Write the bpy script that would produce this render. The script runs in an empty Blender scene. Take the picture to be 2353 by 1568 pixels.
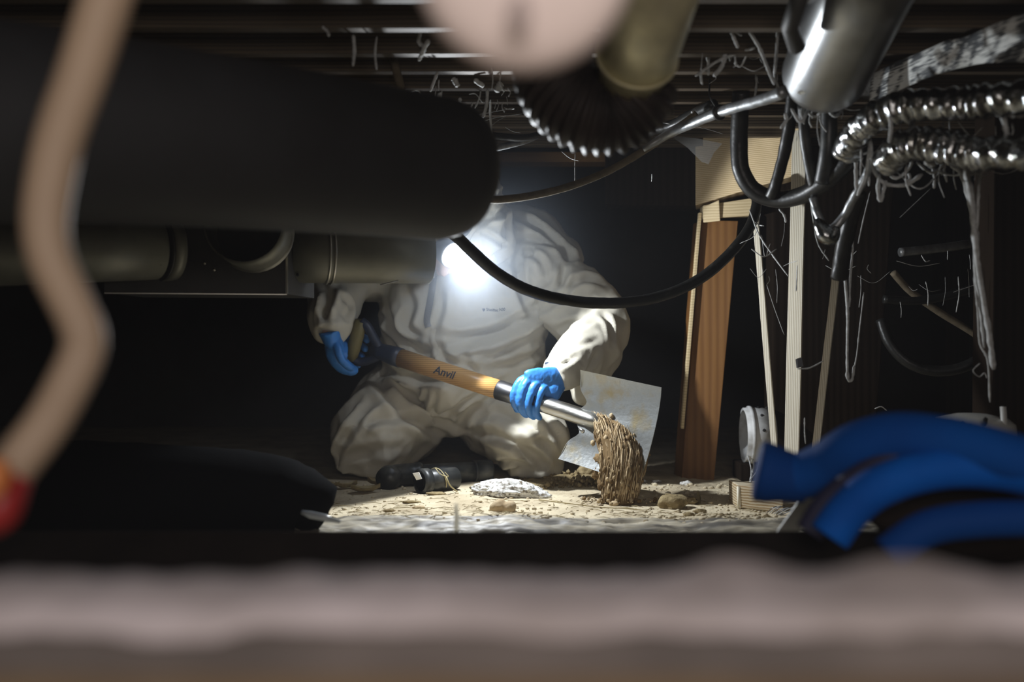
import bpy, bmesh, math, random
import numpy as np
from mathutils import Vector, Matrix
from mathutils.bvhtree import BVHTree

random.seed(7)
C = bpy.context.scene.collection
SC = bpy.context.scene

# ------------------------------------------------------------------ camera, world, lights, exposure
H = 0.385                      # camera height above the dirt floor
FX = 2287.6                    # 35 mm lens on a 36 mm sensor, 2353 px wide


def W(px, py, d):              # photograph pixel + distance -> world point
    return Vector(((px - 1176.5) / FX * d, d, H + (784 - py) / FX * d))


def FL(px, py, z=0.0):         # pixel on the floor
    d = (H - z) * FX / (py - 784)
    return W(px, py, d)


cam_d = bpy.data.cameras.new('camera')
cam = bpy.data.objects.new('camera', cam_d)
C.objects.link(cam)
cam.location = (0, 0, H)
cam.rotation_euler = (math.radians(90), 0, 0)
cam_d.lens = 35
cam_d.sensor_width = 36
cam_d.clip_start = 0.02
cam_d.dof.use_dof = True
cam_d.dof.focus_distance = 2.42
cam_d.dof.aperture_fstop = 2.0
SC.camera = cam

wd = bpy.data.worlds.new('world')
SC.world = wd
wd.use_nodes = True
wd.node_tree.nodes['Background'].inputs[0].default_value = (0.9, 0.85, 0.8, 1)
wd.node_tree.nodes['Background'].inputs[1].default_value = 0.0012

SC.view_settings.view_transform = 'Standard'
SC.view_settings.look = 'None'
SC.view_settings.gamma = 1
SC.view_settings.exposure = 0.0
SC.view_settings.use_curve_mapping = False
SC.cycles.max_bounces = 8
SC.cycles.diffuse_bounces = 5
SC.cycles.volume_bounces = 0
SC.cycles.sample_clamp_indirect = 4
SC.cycles.use_denoising = True

LAMP = W(1062, 600, 2.42)


def lamp(name, kind, loc, energy, color, aim=None, **kw):
    ld = bpy.data.lights.new(name, kind)
    ld.energy = energy
    ld.color = color
    for k, v in kw.items():
        setattr(ld, k, v)
    o = bpy.data.objects.new(name, ld)
    C.objects.link(o)
    o.location = loc
    if aim is not None:
        o.rotation_euler = Vector(aim).to_track_quat('-Z', 'Y').to_euler()
    return o


# daylight falling in through the access hatch behind the photographer
lamp('hatch_daylight', 'AREA', (0.1, -0.42, H + 0.28), 7.2, (1.0, 0.91, 0.86), aim=(0, 1, -0.30),
     shape='RECTANGLE', size=0.6, size_y=0.4)

# ------------------------------------------------------------------ materials


def nodes_of(m):
    m.use_nodes = True
    nt = m.node_tree
    return nt, nt.nodes, nt.links, nt.nodes['Principled BSDF']


def mat(name, col, rough=0.6, metal=0.0, col2=None, scale=20.0, detail=6.0, bump=0.0, bscale=None,
        stretch=(1, 1, 1), lo=0.35, hi=0.65, spec=0.5, dist=0.002, trans=0.0, alpha=1.0):
    m = bpy.data.materials.new(name)
    nt, N, L, B = nodes_of(m)
    B.inputs['Base Color'].default_value = (*col, 1)
    B.inputs['Roughness'].default_value = rough
    B.inputs['Metallic'].default_value = metal
    B.inputs['Specular IOR Level'].default_value = spec
    if trans:
        B.inputs['Transmission Weight'].default_value = trans
    if alpha < 1:
        B.inputs['Alpha'].default_value = alpha
    tc = N.new('ShaderNodeTexCoord')
    mp = N.new('ShaderNodeMapping')
    mp.inputs['Scale'].default_value = stretch
    L.new(tc.outputs['Object'], mp.inputs['Vector'])
    if col2 is not None:
        nz = N.new('ShaderNodeTexNoise')
        nz.inputs['Scale'].default_value = scale
        nz.inputs['Detail'].default_value = detail
        L.new(mp.outputs[0], nz.inputs['Vector'])
        cr = N.new('ShaderNodeValToRGB')
        cr.color_ramp.elements[0].position = lo
        cr.color_ramp.elements[1].position = hi
        cr.color_ramp.elements[0].color = (*col, 1)
        cr.color_ramp.elements[1].color = (*col2, 1)
        L.new(nz.outputs['Fac'], cr.inputs[0])
        L.new(cr.outputs[0], B.inputs['Base Color'])
    if bump > 0:
        n2 = N.new('ShaderNodeTexNoise')
        n2.inputs['Scale'].default_value = bscale or scale * 2
        n2.inputs['Detail'].default_value = 8
        L.new(mp.outputs[0], n2.inputs['Vector'])
        bp = N.new('ShaderNodeBump')
        bp.inputs['Strength'].default_value = bump
        bp.inputs['Distance'].default_value = dist
        L.new(n2.outputs['Fac'], bp.inputs['Height'])
        L.new(bp.outputs[0], B.inputs['Normal'])
    return m


def wood(name, c1, c2, axis=0, rings=70.0, rough=0.65, distort=2.5, bump=0.25, spec=0.4):
    """grain lines running along one axis of the object"""
    m = bpy.data.materials.new(name)
    nt, N, L, B = nodes_of(m)
    B.inputs['Roughness'].default_value = rough
    B.inputs['Specular IOR Level'].default_value = spec
    tc = N.new('ShaderNodeTexCoord')
    mp = N.new('ShaderNodeMapping')
    s = [1.0, 1.0, 1.0]
    s[axis] = 0.06
    mp.inputs['Scale'].default_value = s
    L.new(tc.outputs['Object'], mp.inputs['Vector'])
    wv = N.new('ShaderNodeTexWave')
    wv.wave_type = 'BANDS'
    wv.bands_direction = 'X' if axis == 2 else 'Z'
    wv.inputs['Scale'].default_value = rings
    wv.inputs['Distortion'].default_value = distort
    wv.inputs['Detail'].default_value = 3
    wv.inputs['Detail Scale'].default_value = 1.2
    L.new(mp.outputs[0], wv.inputs['Vector'])
    nz = N.new('ShaderNodeTexNoise')
    nz.inputs['Scale'].default_value = 14
    nz.inputs['Detail'].default_value = 6
    L.new(tc.outputs['Object'], nz.inputs['Vector'])
    mx = N.new('ShaderNodeMix')
    mx.data_type = 'FLOAT'
    mx.inputs[0].default_value = 0.4
    L.new(wv.outputs['Fac'], mx.inputs[2])
    L.new(nz.outputs['Fac'], mx.inputs[3])
    cr = N.new('ShaderNodeValToRGB')
    cr.color_ramp.elements[0].position = 0.2
    cr.color_ramp.elements[1].position = 0.75
    cr.color_ramp.elements[0].color = (*c1, 1)
    cr.color_ramp.elements[1].color = (*c2, 1)
    L.new(mx.outputs[0], cr.inputs[0])
    L.new(cr.outputs[0], B.inputs['Base Color'])
    bp = N.new('ShaderNodeBump')
    bp.inputs['Strength'].default_value = bump
    bp.inputs['Distance'].default_value = 0.001
    L.new(wv.outputs['Fac'], bp.inputs['Height'])
    L.new(bp.outputs[0], B.inputs['Normal'])
    return m


def emit(name, col, strength):
    m = bpy.data.materials.new(name)
    nt, N, L, B = nodes_of(m)
    B.inputs['Base Color'].default_value = (*col, 1)
    B.inputs['Emission Color'].default_value = (*col, 1)
    B.inputs['Emission Strength'].default_value = strength
    return m


MT = dict(
    dirt=mat('dirt', (0.60, 0.52, 0.37), 0.95, col2=(0.36, 0.29, 0.19), scale=9, detail=12, bump=0.9, bscale=70, lo=0.42, hi=0.72, dist=0.006, spec=0.2),
    soil=mat('dug_soil', (0.20, 0.15, 0.075), 0.95, col2=(0.34, 0.27, 0.15), scale=60, bump=0.8, bscale=160, dist=0.004, spec=0.15),
    palesoil=mat('pale_dry_soil', (0.38, 0.29, 0.17), 0.95, col2=(0.54, 0.43, 0.28), scale=40, spec=.1),
    flowsoil=mat('falling_soil', (0.12, 0.077, 0.036), 0.95, col2=(0.24, 0.165, 0.085), scale=55, bump=0.5, bscale=150, stretch=(1, 1, 0.2), spec=0.1),
    rock=mat('white_chunk', (0.70, 0.70, 0.68), 0.9, col2=(0.16, 0.13, 0.09), scale=85, bump=1.0, bscale=90, lo=0.50, hi=0.64, dist=0.006),
    clod=mat('tan_clod', (0.42, 0.31, 0.18), 0.95, col2=(0.50, 0.40, 0.26), scale=40, bump=0.7, bscale=120),
    leaf=mat('dry_leaf', (0.20, 0.15, 0.07), 0.9, col2=(0.34, 0.28, 0.15), scale=40, bump=0.4),
    suit=mat('coverall_fabric', (0.54, 0.51, 0.43), 0.62, col2=(0.50, 0.47, 0.39), scale=6, bump=0.28, bscale=75, spec=0.35, dist=0.002),
    zipper=mat('grey_zipper', (0.24, 0.24, 0.24), 0.55, bump=0.5, bscale=300),
    ink=mat('dark_ink', (0.02, 0.025, 0.04), 0.7),
    glove=mat('blue_nitrile', (0.035, 0.19, 0.56), 0.42, col2=(0.04, 0.215, 0.60), scale=30, bump=0.25, bscale=140, dist=0.0015),
    skin=mat('skin', (0.52, 0.33, 0.25), 0.55, col2=(0.48, 0.29, 0.21), scale=30),
    hair=mat('hair', (0.03, 0.022, 0.017), 0.7, bump=0.5, bscale=180, stretch=(1, 1, 0.3)),
    navy=mat('navy_plastic', (0.015, 0.022, 0.045), 0.45),
    olive=mat('olive_grip', (0.17, 0.14, 0.055), 0.6, bump=0.3, bscale=200),
    shaft=wood('varnished_ash', (0.36, 0.19, 0.06), (0.52, 0.30, 0.10), axis=0, rings=60, rough=0.38, distort=1.5, bump=0.05),
    steel=mat('worn_steel', (0.55, 0.54, 0.50), 0.33, 1.0, col2=(0.40, 0.39, 0.36), scale=25, stretch=(1, 1, 4), bump=0.15, bscale=90),
    darksteel=mat('dark_steel', (0.20, 0.20, 0.21), 0.35, 1.0),
    blade=mat('blade_steel', (0.36, 0.375, 0.375), 0.40, 0.8, col2=(0.36, 0.30, 0.18), scale=16, lo=0.5, hi=0.66, bump=0.25, bscale=110),
    abs_pipe=mat('black_abs', (0.018, 0.02, 0.021), 0.42, col2=(0.075, 0.075, 0.068), scale=26, lo=0.45, hi=0.75, bump=0.15, bscale=120),
    paper=mat('white_label', (0.75, 0.76, 0.76), 0.8),
    string=mat('twine', (0.42, 0.36, 0.20), 0.9, bump=0.5, bscale=300),
    black_duct=mat('black_duct_jacket', (0.028, 0.029, 0.032), 0.62, col2=(0.022, 0.022, 0.024), scale=8, bump=0.1, bscale=40),
    galv=mat('dull_galvanised', (0.22, 0.215, 0.18), 0.5, 0.5, col2=(0.17, 0.165, 0.135), scale=12, bump=0.08, bscale=60),
    galvedge=mat('cut_metal_edge', (0.5, 0.48, 0.42), 0.35, 0.9),
    box_dark=mat('dark_sheet_metal', (0.035, 0.034, 0.033), 0.55, 0.3, col2=(0.05, 0.048, 0.045), scale=14),
    silver=mat('bright_duct_metal', (0.34, 0.35, 0.36), 0.34, 1.0, col2=(0.22, 0.22, 0.21), scale=7, bump=0.12, bscale=22, dist=0.004),
    brassy=mat('yellowed_duct_metal', (0.85, 0.78, 0.50), 0.36, 0.45, col2=(0.45, 0.41, 0.27), scale=9, bump=0.25, bscale=26, dist=0.004),
    flexdark=mat('dark_ribbed_flex', (0.045, 0.034, 0.031), 0.55, 0.0, spec=.3, col2=(0.02, 0.016, 0.015), scale=20),
    foil=mat('crinkled_foil', (0.50, 0.51, 0.52), 0.17, 1.0, bump=0.6, bscale=30, dist=0.010, col2=(0.16, 0.155, 0.14), scale=30),
    cable=mat('black_cable', (0.010, 0.010, 0.0095), 0.40, spec=.35, col2=(0.035, 0.032, 0.026), scale=60, lo=0.58, hi=0.85, bump=0.3, bscale=120),
    cable2=mat('dusty_cable', (0.09, 0.07, 0.042), 0.8, col2=(0.14, 0.11, 0.07), scale=50, bump=0.5, bscale=130),
    sleeve=mat('silver_tape', (0.36, 0.375, 0.39), 0.40, 0.7, col2=(0.20, 0.205, 0.205), scale=40, bump=0.5, bscale=70, dist=0.003),
    web=mat('dusty_cobweb', (0.50, 0.51, 0.51), 0.95, col2=(0.32, 0.32, 0.31), scale=90, spec=0.1),
    websheet=mat('cobweb_sheet', (0.40, 0.40, 0.39), 0.95, alpha=0.28, spec=0.1),
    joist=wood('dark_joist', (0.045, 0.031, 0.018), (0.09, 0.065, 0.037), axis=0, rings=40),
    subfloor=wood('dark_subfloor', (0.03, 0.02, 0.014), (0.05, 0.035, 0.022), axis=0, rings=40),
    girder=wood('brown_girder', (0.17, 0.085, 0.025), (0.26, 0.14, 0.045), axis=0, rings=70),
    beam=wood('pale_beam', (0.50, 0.36, 0.18), (0.76, 0.60, 0.37), axis=0, rings=60, distort=1.2),
    post=wood('orange_post', (0.15, 0.062, 0.012), (0.20, 0.09, 0.021), axis=2, rings=14, distort=5),
    shim=wood('pale_shim', (0.52, 0.40, 0.22), (0.66, 0.53, 0.32), axis=0, rings=40),
    stake=wood('grey_stake', (0.62, 0.56, 0.43), (0.82, 0.77, 0.64), axis=2, rings=60),
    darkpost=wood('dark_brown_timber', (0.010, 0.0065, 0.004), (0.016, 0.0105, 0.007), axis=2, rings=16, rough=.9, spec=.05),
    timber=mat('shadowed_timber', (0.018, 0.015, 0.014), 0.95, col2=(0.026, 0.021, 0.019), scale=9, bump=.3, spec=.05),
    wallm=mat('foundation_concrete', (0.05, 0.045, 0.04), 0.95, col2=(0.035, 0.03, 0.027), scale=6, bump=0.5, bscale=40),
    sill=mat('rough_sill', (0.52, 0.465, 0.48), 0.95, col2=(0.36, 0.315, 0.31), scale=9, bump=0.4, bscale=30, dist=0.004, spec=.08),
    ledge=mat('pale_ledge_wood', (0.34, 0.23, 0.12), 0.8, col2=(0.22, 0.15, 0.09), scale=9),
    beige=mat('beige_cable_jacket', (0.40, 0.29, 0.20), 0.6, col2=(0.36, 0.26, 0.18), scale=14),
    red=mat('red_fitting', (0.30, 0.018, 0.018), 0.4),
    orange=mat('orange_band', (0.62, 0.20, 0.05), 0.45),
    pink=mat('pinkish_cap', (0.78, 0.66, 0.62), 0.65, col2=(0.72, 0.60, 0.565), scale=12),
    smudge=mat('grey_smudge', (0.36, 0.29, 0.275), 0.8),
    whitepvc=mat('dusty_white_pvc', (0.60, 0.61, 0.61), 0.5, col2=(0.30, 0.29, 0.27), scale=22, lo=0.5, hi=0.72, bump=0.2, bscale=80),
    hole=mat('dark_hole', (0.01, 0.01, 0.01), 0.9),
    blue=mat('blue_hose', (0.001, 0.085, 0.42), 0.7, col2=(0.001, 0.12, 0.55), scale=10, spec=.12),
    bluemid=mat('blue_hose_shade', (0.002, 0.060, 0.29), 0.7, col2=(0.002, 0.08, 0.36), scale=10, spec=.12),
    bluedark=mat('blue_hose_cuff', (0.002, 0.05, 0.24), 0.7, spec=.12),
    white=mat('white_plastic', (0.55, 0.55, 0.53), 0.5, col2=(0.42, 0.42, 0.39), scale=10),
    blackpoly=mat('black_poly', (0.003, 0.003, 0.0035), 0.9, bump=0.3, bscale=30, dist=0.004, spec=.03),
    batt=mat('dark_batt', (0.03, 0.027, 0.024), 0.95, bump=0.8, bscale=60, dist=0.006),
    housing=mat('grey_lamp_shell', (0.25, 0.26, 0.27), 0.4),
    tie=mat('black_tie', (0.012, 0.012, 0.012), 0.4),
    fibre=mat('pale_straw', (0.85, 0.82, 0.72), 0.5, trans=0.85),
)


def print_paper():
    """insulation facing: pale kraft paper with blotchy dark printed columns"""
    m = bpy.data.materials.new('printed_facing')
    nt, N, L, B = nodes_of(m)
    B.inputs['Roughness'].default_value = 0.75
    tc = N.new('ShaderNodeTexCoord')
    mp = N.new('ShaderNodeMapping')
    mp.inputs['Scale'].default_value = (95, 1, 20)
    L.new(tc.outputs['Object'], mp.inputs['Vector'])
    n1 = N.new('ShaderNodeTexNoise')
    n1.inputs['Scale'].default_value = 1.0
    n1.inputs['Detail'].default_value = 1
    L.new(mp.outputs[0], n1.inputs['Vector'])
    mp2 = N.new('ShaderNodeMapping')
    mp2.inputs['Scale'].default_value = (120, 1, 420)
    L.new(tc.outputs['Object'], mp2.inputs['Vector'])
    n2 = N.new('ShaderNodeTexNoise')
    n2.inputs['Scale'].default_value = 1.0
    n2.inputs['Detail'].default_value = 2
    L.new(mp2.outputs[0], n2.inputs['Vector'])
    mul = N.new('ShaderNodeMath')
    mul.operation = 'ADD'
    L.new(n1.outputs['Fac'], mul.inputs[0])
    L.new(n2.outputs['Fac'], mul.inputs[1])
    cr = N.new('ShaderNodeValToRGB')
    cr.color_ramp.elements[0].position = 0.46
    cr.color_ramp.elements[1].position = 0.53
    cr.color_ramp.elements[0].color = (0.05, 0.055, 0.06, 1)
    cr.color_ramp.elements[1].color = (0.66, 0.67, 0.64, 1)
    hf = N.new('ShaderNodeMath')
    hf.operation = 'MULTIPLY'
    hf.inputs[1].default_value = 0.5
    L.new(mul.outputs[0], hf.inputs[0])
    L.new(hf.outputs[0], cr.inputs[0])
    L.new(cr.outputs[0], B.inputs['Base Color'])
    return m


MT['facing'] = print_paper()

m_ = bpy.data.materials.new('translucent_straw')
nt, N, L, B = nodes_of(m_)
tr_ = N.new('ShaderNodeBsdfTranslucent')
tr_.inputs[0].default_value = (0.95, 0.92, 0.82, 1)
df_ = N.new('ShaderNodeBsdfDiffuse')
df_.inputs[0].default_value = (0.8, 0.78, 0.7, 1)
mx_ = N.new('ShaderNodeMixShader')
mx_.inputs[0].default_value = 0.25
L.new(tr_.outputs[0], mx_.inputs[1])
L.new(df_.outputs[0], mx_.inputs[2])
L.new(mx_.outputs[0], N['Material Output'].inputs['Surface'])
MT['straw'] = m_

# ------------------------------------------------------------------ numeric helpers
_rng = np.random.RandomState(11)
_perm = _rng.permutation(256)
_perm = np.concatenate([_perm, _perm, _perm])
_grad = _rng.normal(size=(256, 3))
_grad /= np.linalg.norm(_grad, axis=1)[:, None]


def perlin(P):
    P = np.asarray(P, dtype=np.float64)
    I = np.floor(P).astype(np.int64)
    f = P - I
    u = f * f * f * (f * (f * 6 - 15) + 10)
    I = I & 255
    out = 0
    for dx in (0, 1):
        wx = u[:, 0] if dx else 1 - u[:, 0]
        for dy in (0, 1):
            wy = u[:, 1] if dy else 1 - u[:, 1]
            for dz in (0, 1):
                wz = u[:, 2] if dz else 1 - u[:, 2]
                h = _perm[_perm[_perm[(I[:, 0] + dx) & 255] + ((I[:, 1] + dy) & 255)] + ((I[:, 2] + dz) & 255)]
                g = _grad[h]
                out = out + wx * wy * wz * (g[:, 0] * (f[:, 0] - dx) + g[:, 1] * (f[:, 1] - dy) + g[:, 2] * (f[:, 2] - dz))
    return out * 1.4


def fbm(P, oct=4):
    P = np.asarray(P, dtype=np.float64)
    a, s = 1.0, 0
    for k in range(oct):
        s = s + a * perlin(P * (2 ** k) + 17.3 * k)
        a *= 0.5
    return s


def n1(x, y=0.0, z=0.0):
    return float(perlin(np.array([[x, y, z]]))[0])


def crv(pts, n=8):
    """Catmull-Rom through points (Vectors or tuples of any length)"""
    P = [np.array(p, dtype=float) for p in pts]
    P = [2 * P[0] - P[1]] + P + [2 * P[-1] - P[-2]]
    out = []
    for i in range(1, len(P) - 2):
        p0, p1, p2, p3 = P[i - 1:i + 3]
        for k in range(n):
            t = k / n
            out.append(0.5 * ((2 * p1) + (-p0 + p2) * t + (2 * p0 - 5 * p1 + 4 * p2 - p3) * t * t + (-p0 + 3 * p1 - 3 * p2 + p3) * t ** 3))
    out.append(P[-2])
    return out


class MB:
    """collects shapes that become ONE mesh object"""

    def __init__(self):
        self.v, self.f = [], []

    def add(self, v, f):
        b = len(self.v)
        self.v += [tuple(p) for p in v]
        self.f += [tuple(i + b for i in q) for q in f]
        return self

    def tube(self, path, rad, seg=12, cap=True, ref=(0, 0, 1), wob=0.0, wf=30.0):
        """round or elliptic loft; rad: number, list of numbers or list of (ru, rv)"""
        P = [Vector(p[:3]) for p in path]
        n = len(P)
        R = rad if isinstance(rad, (list, tuple, np.ndarray)) and len(rad) == n else [rad] * n
        t0 = (P[1] - P[0]).normalized()
        r = Vector(ref)
        if abs(r.dot(t0)) > 0.95:
            r = Vector((1, 0, 0)) if abs(t0.x) < 0.9 else Vector((0, 1, 0))
        u = (r - t0 * r.dot(t0)).normalized()
        V = []
        for i in range(n):
            t = (P[min(i + 1, n - 1)] - P[max(i - 1, 0)]).normalized()
            u = (u - t * u.dot(t)).normalized()
            w = t.cross(u)
            ru, rv = (R[i] if isinstance(R[i], (tuple, list, np.ndarray)) else (R[i], R[i]))
            for k in range(seg):
                a = 2 * math.pi * k / seg
                p = P[i] + u * (ru * math.cos(a)) + w * (rv * math.sin(a))
                V.append(p)
        if wob:
            A = np.array(V)
            cen = np.repeat(np.array(P), seg, axis=0)
            s = 1 + wob * fbm(A * wf, 3)
            V = list(cen + (A - cen) * s[:, None])
        Fc = []
        for i in range(n - 1):
            for k in range(seg):
                k2 = (k + 1) % seg
                Fc.append((i * seg + k, i * seg + k2, (i + 1) * seg + k2, (i + 1) * seg + k))
        if cap:
            Fc.append(tuple(range(seg - 1, -1, -1)))
            Fc.append(tuple((n - 1) * seg + k for k in range(seg)))
        return self.add(V, Fc)

    def ring(self, path, rout, rin, seg=24, ref=(0, 0, 1)):
        """open-ended pipe with wall thickness along a path"""
        b = len(self.v)
        self.tube(path, rout, seg, False, ref)
        n = len(path)
        b2 = len(self.v)
        self.tube(path, rin, seg, False, ref)
        for k in range(seg):
            k2 = (k + 1) % seg
            self.f.append((b + k2, b + k, b2 + k, b2 + k2))
            e, e2 = b + (n - 1) * seg, b2 + (n - 1) * seg
            self.f.append((e + k, e + k2, e2 + k2, e2 + k))
        return self

    def prism(self, corners8):
        return self.add(corners8, [(0, 3, 2, 1), (4, 5, 6, 7), (0, 1, 5, 4), (1, 2, 6, 5), (2, 3, 7, 6), (3, 0, 4, 7)])

    def box(self, cx, cy, cz, sx, sy, sz, M=None):
        c = [Vector((x * sx / 2, y * sy / 2, z * sz / 2)) for z in (-1, 1) for (x, y) in ((-1, -1), (1, -1), (1, 1), (-1, 1))]
        if M is not None:
            c = [M @ p for p in c]
        return self.prism([p + Vector((cx, cy, cz)) for p in c])

    def ball(self, c, r, sub=2, noise=0.0, nf=20.0, seed=0.0, squash=(1, 1, 1)):
        bm = bmesh.new()
        bmesh.ops.create_icosphere(bm, subdivisions=sub, radius=1.0)
        A = np.array([v.co[:] for v in bm.verts])
        rr = np.ones(len(A))
        if noise:
            rr = 1 + noise * fbm(A * nf + seed, 4)
        A = A * rr[:, None] * np.array(squash) * r + np.array(c)
        Fc = [tuple(v.index for v in f.verts) for f in bm.faces]
        bm.free()
        return self.add(A, Fc)

    def build(self, name, m, parent=None, smooth=True, bevel=0.0, auto=None):
        me = bpy.data.meshes.new(name)
        v = np.array([tuple(p) for p in self.v], dtype=float)
        off = np.zeros(3)
        if parent is None:
            off = np.array([(v[:, 0].min() + v[:, 0].max()) / 2, (v[:, 1].min() + v[:, 1].max()) / 2, v[:, 2].min()])
        else:
            off = np.array(parent['_w'])
        me.from_pydata([tuple(p) for p in (v - off)], [], self.f)
        me.validate()
        if bevel > 0:
            bm = bmesh.new()
            bm.from_mesh(me)
            ed = [e for e in bm.edges if len(e.link_faces) == 2 and e.calc_face_angle(0) > 0.6]
            bmesh.ops.bevel(bm, geom=ed, offset=bevel, segments=2, affect='EDGES', profile=0.6)
            bm.to_mesh(me)
            bm.free()
        me.materials.append(m)
        o = bpy.data.objects.new(name, me)
        C.objects.link(o)
        if smooth:
            me.shade_smooth()
            if auto is not None:
                me.set_sharp_from_angle(angle=math.radians(auto))
        if parent is None:
            o.location = off
            o['_w'] = list(off)
        else:
            o.parent = parent
            o['_w'] = list(off)
        return o


def thing(name, label, cat, loc, group=None):
    o = bpy.data.objects.new(name, None)
    o.empty_display_size = 0.05
    C.objects.link(o)
    o.location = loc
    o['_w'] = list(Vector(loc))
    o['label'] = label
    o['category'] = cat
    if group:
        o['group'] = group
    return o


def tag(o, label, cat, group=None, kind=None):
    o['label'] = label
    o['category'] = cat
    if group:
        o['group'] = group
    o['kind'] = kind or 'thing'
    return o


def struct(o, label=None):
    o['kind'] = 'structure'
    if label:
        o['label'] = label
    return o


def dup(o, offset, label=None):
    c = o.copy()
    C.objects.link(c)
    c.location = Vector(o.location) + Vector(offset)
    if label:
        c['label'] = label
    for ch in o.children:
        k = ch.copy()
        C.objects.link(k)
        k.parent = c
    return c

# ------------------------------------------------------------------ the setting: dirt floor, joists, walls


def floor_z(X, Y):
    X = np.atleast_1d(np.asarray(X, float))
    Y = np.atleast_1d(np.asarray(Y, float))
    P = np.stack([X, Y, np.zeros_like(X)], 1)
    z = 0.010 * fbm(P * np.array([3.0, 3.0, 1]) + 3.3, 2)
    # flat, trodden plastic-covered strip in front, loose ground behind
    near = np.clip((2.26 - Y) / 0.08, 0, 1)
    loose = np.clip((Y - 2.30) / 0.1, 0, 1) * np.clip((X - 0.15) / 0.2, 0, 1)
    z = z + near * 0.006 * (1 - 2 * np.abs(perlin(P * np.array([9, 26, 1]) + 40)))
    z = z + 0.0016 * fbm(P * 38 + 9, 3)
    z = z + loose * 0.006 * np.abs(fbm(P * 22 + 77, 4))
    return z


def axis_pts(a, b, c, d, fine, coarse):
    return np.unique(np.round(np.concatenate([np.arange(a, b, coarse), np.arange(b, c, fine), np.arange(c, d + coarse, coarse)]), 4))


gx = axis_pts(-2.6, -0.75, 0.85, 2.6, 0.0075, 0.15)
gy = axis_pts(-0.6, 1.95, 2.85, 4.6, 0.0075, 0.15)
GX, GY = np.meshgrid(gx, gy, indexing='ij')
zz = floor_z(GX.ravel(), GY.ravel())
mb = MB()
ny = len(gy)
mb.v = [tuple(p) for p in np.stack([GX.ravel(), GY.ravel(), zz], 1)]
mb.f = [(i * ny + j, (i + 1) * ny + j, (i + 1) * ny + j + 1, i * ny + j + 1) for i in range(len(gx) - 1) for j in range(ny - 1)]
floor = struct(mb.build('floor', MT['dirt']))
FBVH = BVHTree.FromPolygons([Vector(p) for p in mb.v], mb.f)


def fz(x, y):
    return float(floor_z(x, y)[0])


CZ = H + 0.545                  # underside of the joists
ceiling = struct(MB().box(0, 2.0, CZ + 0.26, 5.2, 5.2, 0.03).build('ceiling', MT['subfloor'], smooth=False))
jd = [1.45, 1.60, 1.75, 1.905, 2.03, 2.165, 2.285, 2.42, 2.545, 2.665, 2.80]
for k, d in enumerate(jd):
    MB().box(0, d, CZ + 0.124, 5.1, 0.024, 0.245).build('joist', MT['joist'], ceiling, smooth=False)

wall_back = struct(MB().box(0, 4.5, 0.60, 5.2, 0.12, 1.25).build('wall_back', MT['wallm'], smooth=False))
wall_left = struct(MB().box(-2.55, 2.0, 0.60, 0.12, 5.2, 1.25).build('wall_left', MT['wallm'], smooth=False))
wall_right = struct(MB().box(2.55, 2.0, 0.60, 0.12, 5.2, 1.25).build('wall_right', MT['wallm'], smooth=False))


def timber(name, a, b, w, t, m, bevel=0.003, parent=None, wdir=(1, 0, 0)):
    """squared timber from a to b; w along wdir, t across"""
    a, b = Vector(a), Vector(b)
    ax = (b - a).normalized()
    u = Vector(wdir)
    u = (u - ax * u.dot(ax)).normalized()
    v = ax.cross(u)
    c = []
    for p in (a, b):
        for (s, q) in ((-1, -1), (1, -1), (1, 1), (-1, 1)):
            c.append(p + u * (s * w / 2) + v * (q * t / 2))
    return MB().prism(c).build(name, m, parent, smooth=False, bevel=bevel)


# far brown girder under the joists
gd = 3.02
g0, g1 = W(900, 318, gd), W(1690, 318, gd)
o = MB().box((g0.x + g1.x) / 2, gd + 0.05, (W(0, 348, gd).z + CZ) / 2, g1.x - g0.x, 0.09, CZ - W(0, 348, gd).z).build('girder', MT['girder'], smooth=False, bevel=0.003)
tag(o, 'brown timber girder running across behind the cables under the joists', 'beam')

# pale beam that rests on the post
bd = 2.74
A, Bp = W(1560, 350, bd + 0.10), W(1850, 330, bd - 0.06)
cor = []
for (zt, zb) in ((0, 1),):
    pass
tl, tr = W(1598, 268, bd + 0.06), W(1846, 248, bd - 0.10)
bl, br = W(1598, 472, bd + 0.06), W(1846, 398, bd - 0.10)
bk = Vector((0.02, 0.10, 0))
o = MB().prism([bl, br, br + bk, bl + bk, tl, tr, tr + bk, tl + bk]).build('timber_beam', MT['beam'], smooth=False, bevel=0.003)
tag(o, 'pale wooden beam with clear grain lines resting on the orange post', 'beam')
# dark beam that runs on behind it
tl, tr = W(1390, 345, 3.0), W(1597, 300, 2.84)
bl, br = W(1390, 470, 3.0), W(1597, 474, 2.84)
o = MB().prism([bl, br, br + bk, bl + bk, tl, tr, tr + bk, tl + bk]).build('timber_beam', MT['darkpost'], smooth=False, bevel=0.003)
tag(o, 'dark brown timber beam running back into shadow left of the pale beam', 'beam')

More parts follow.
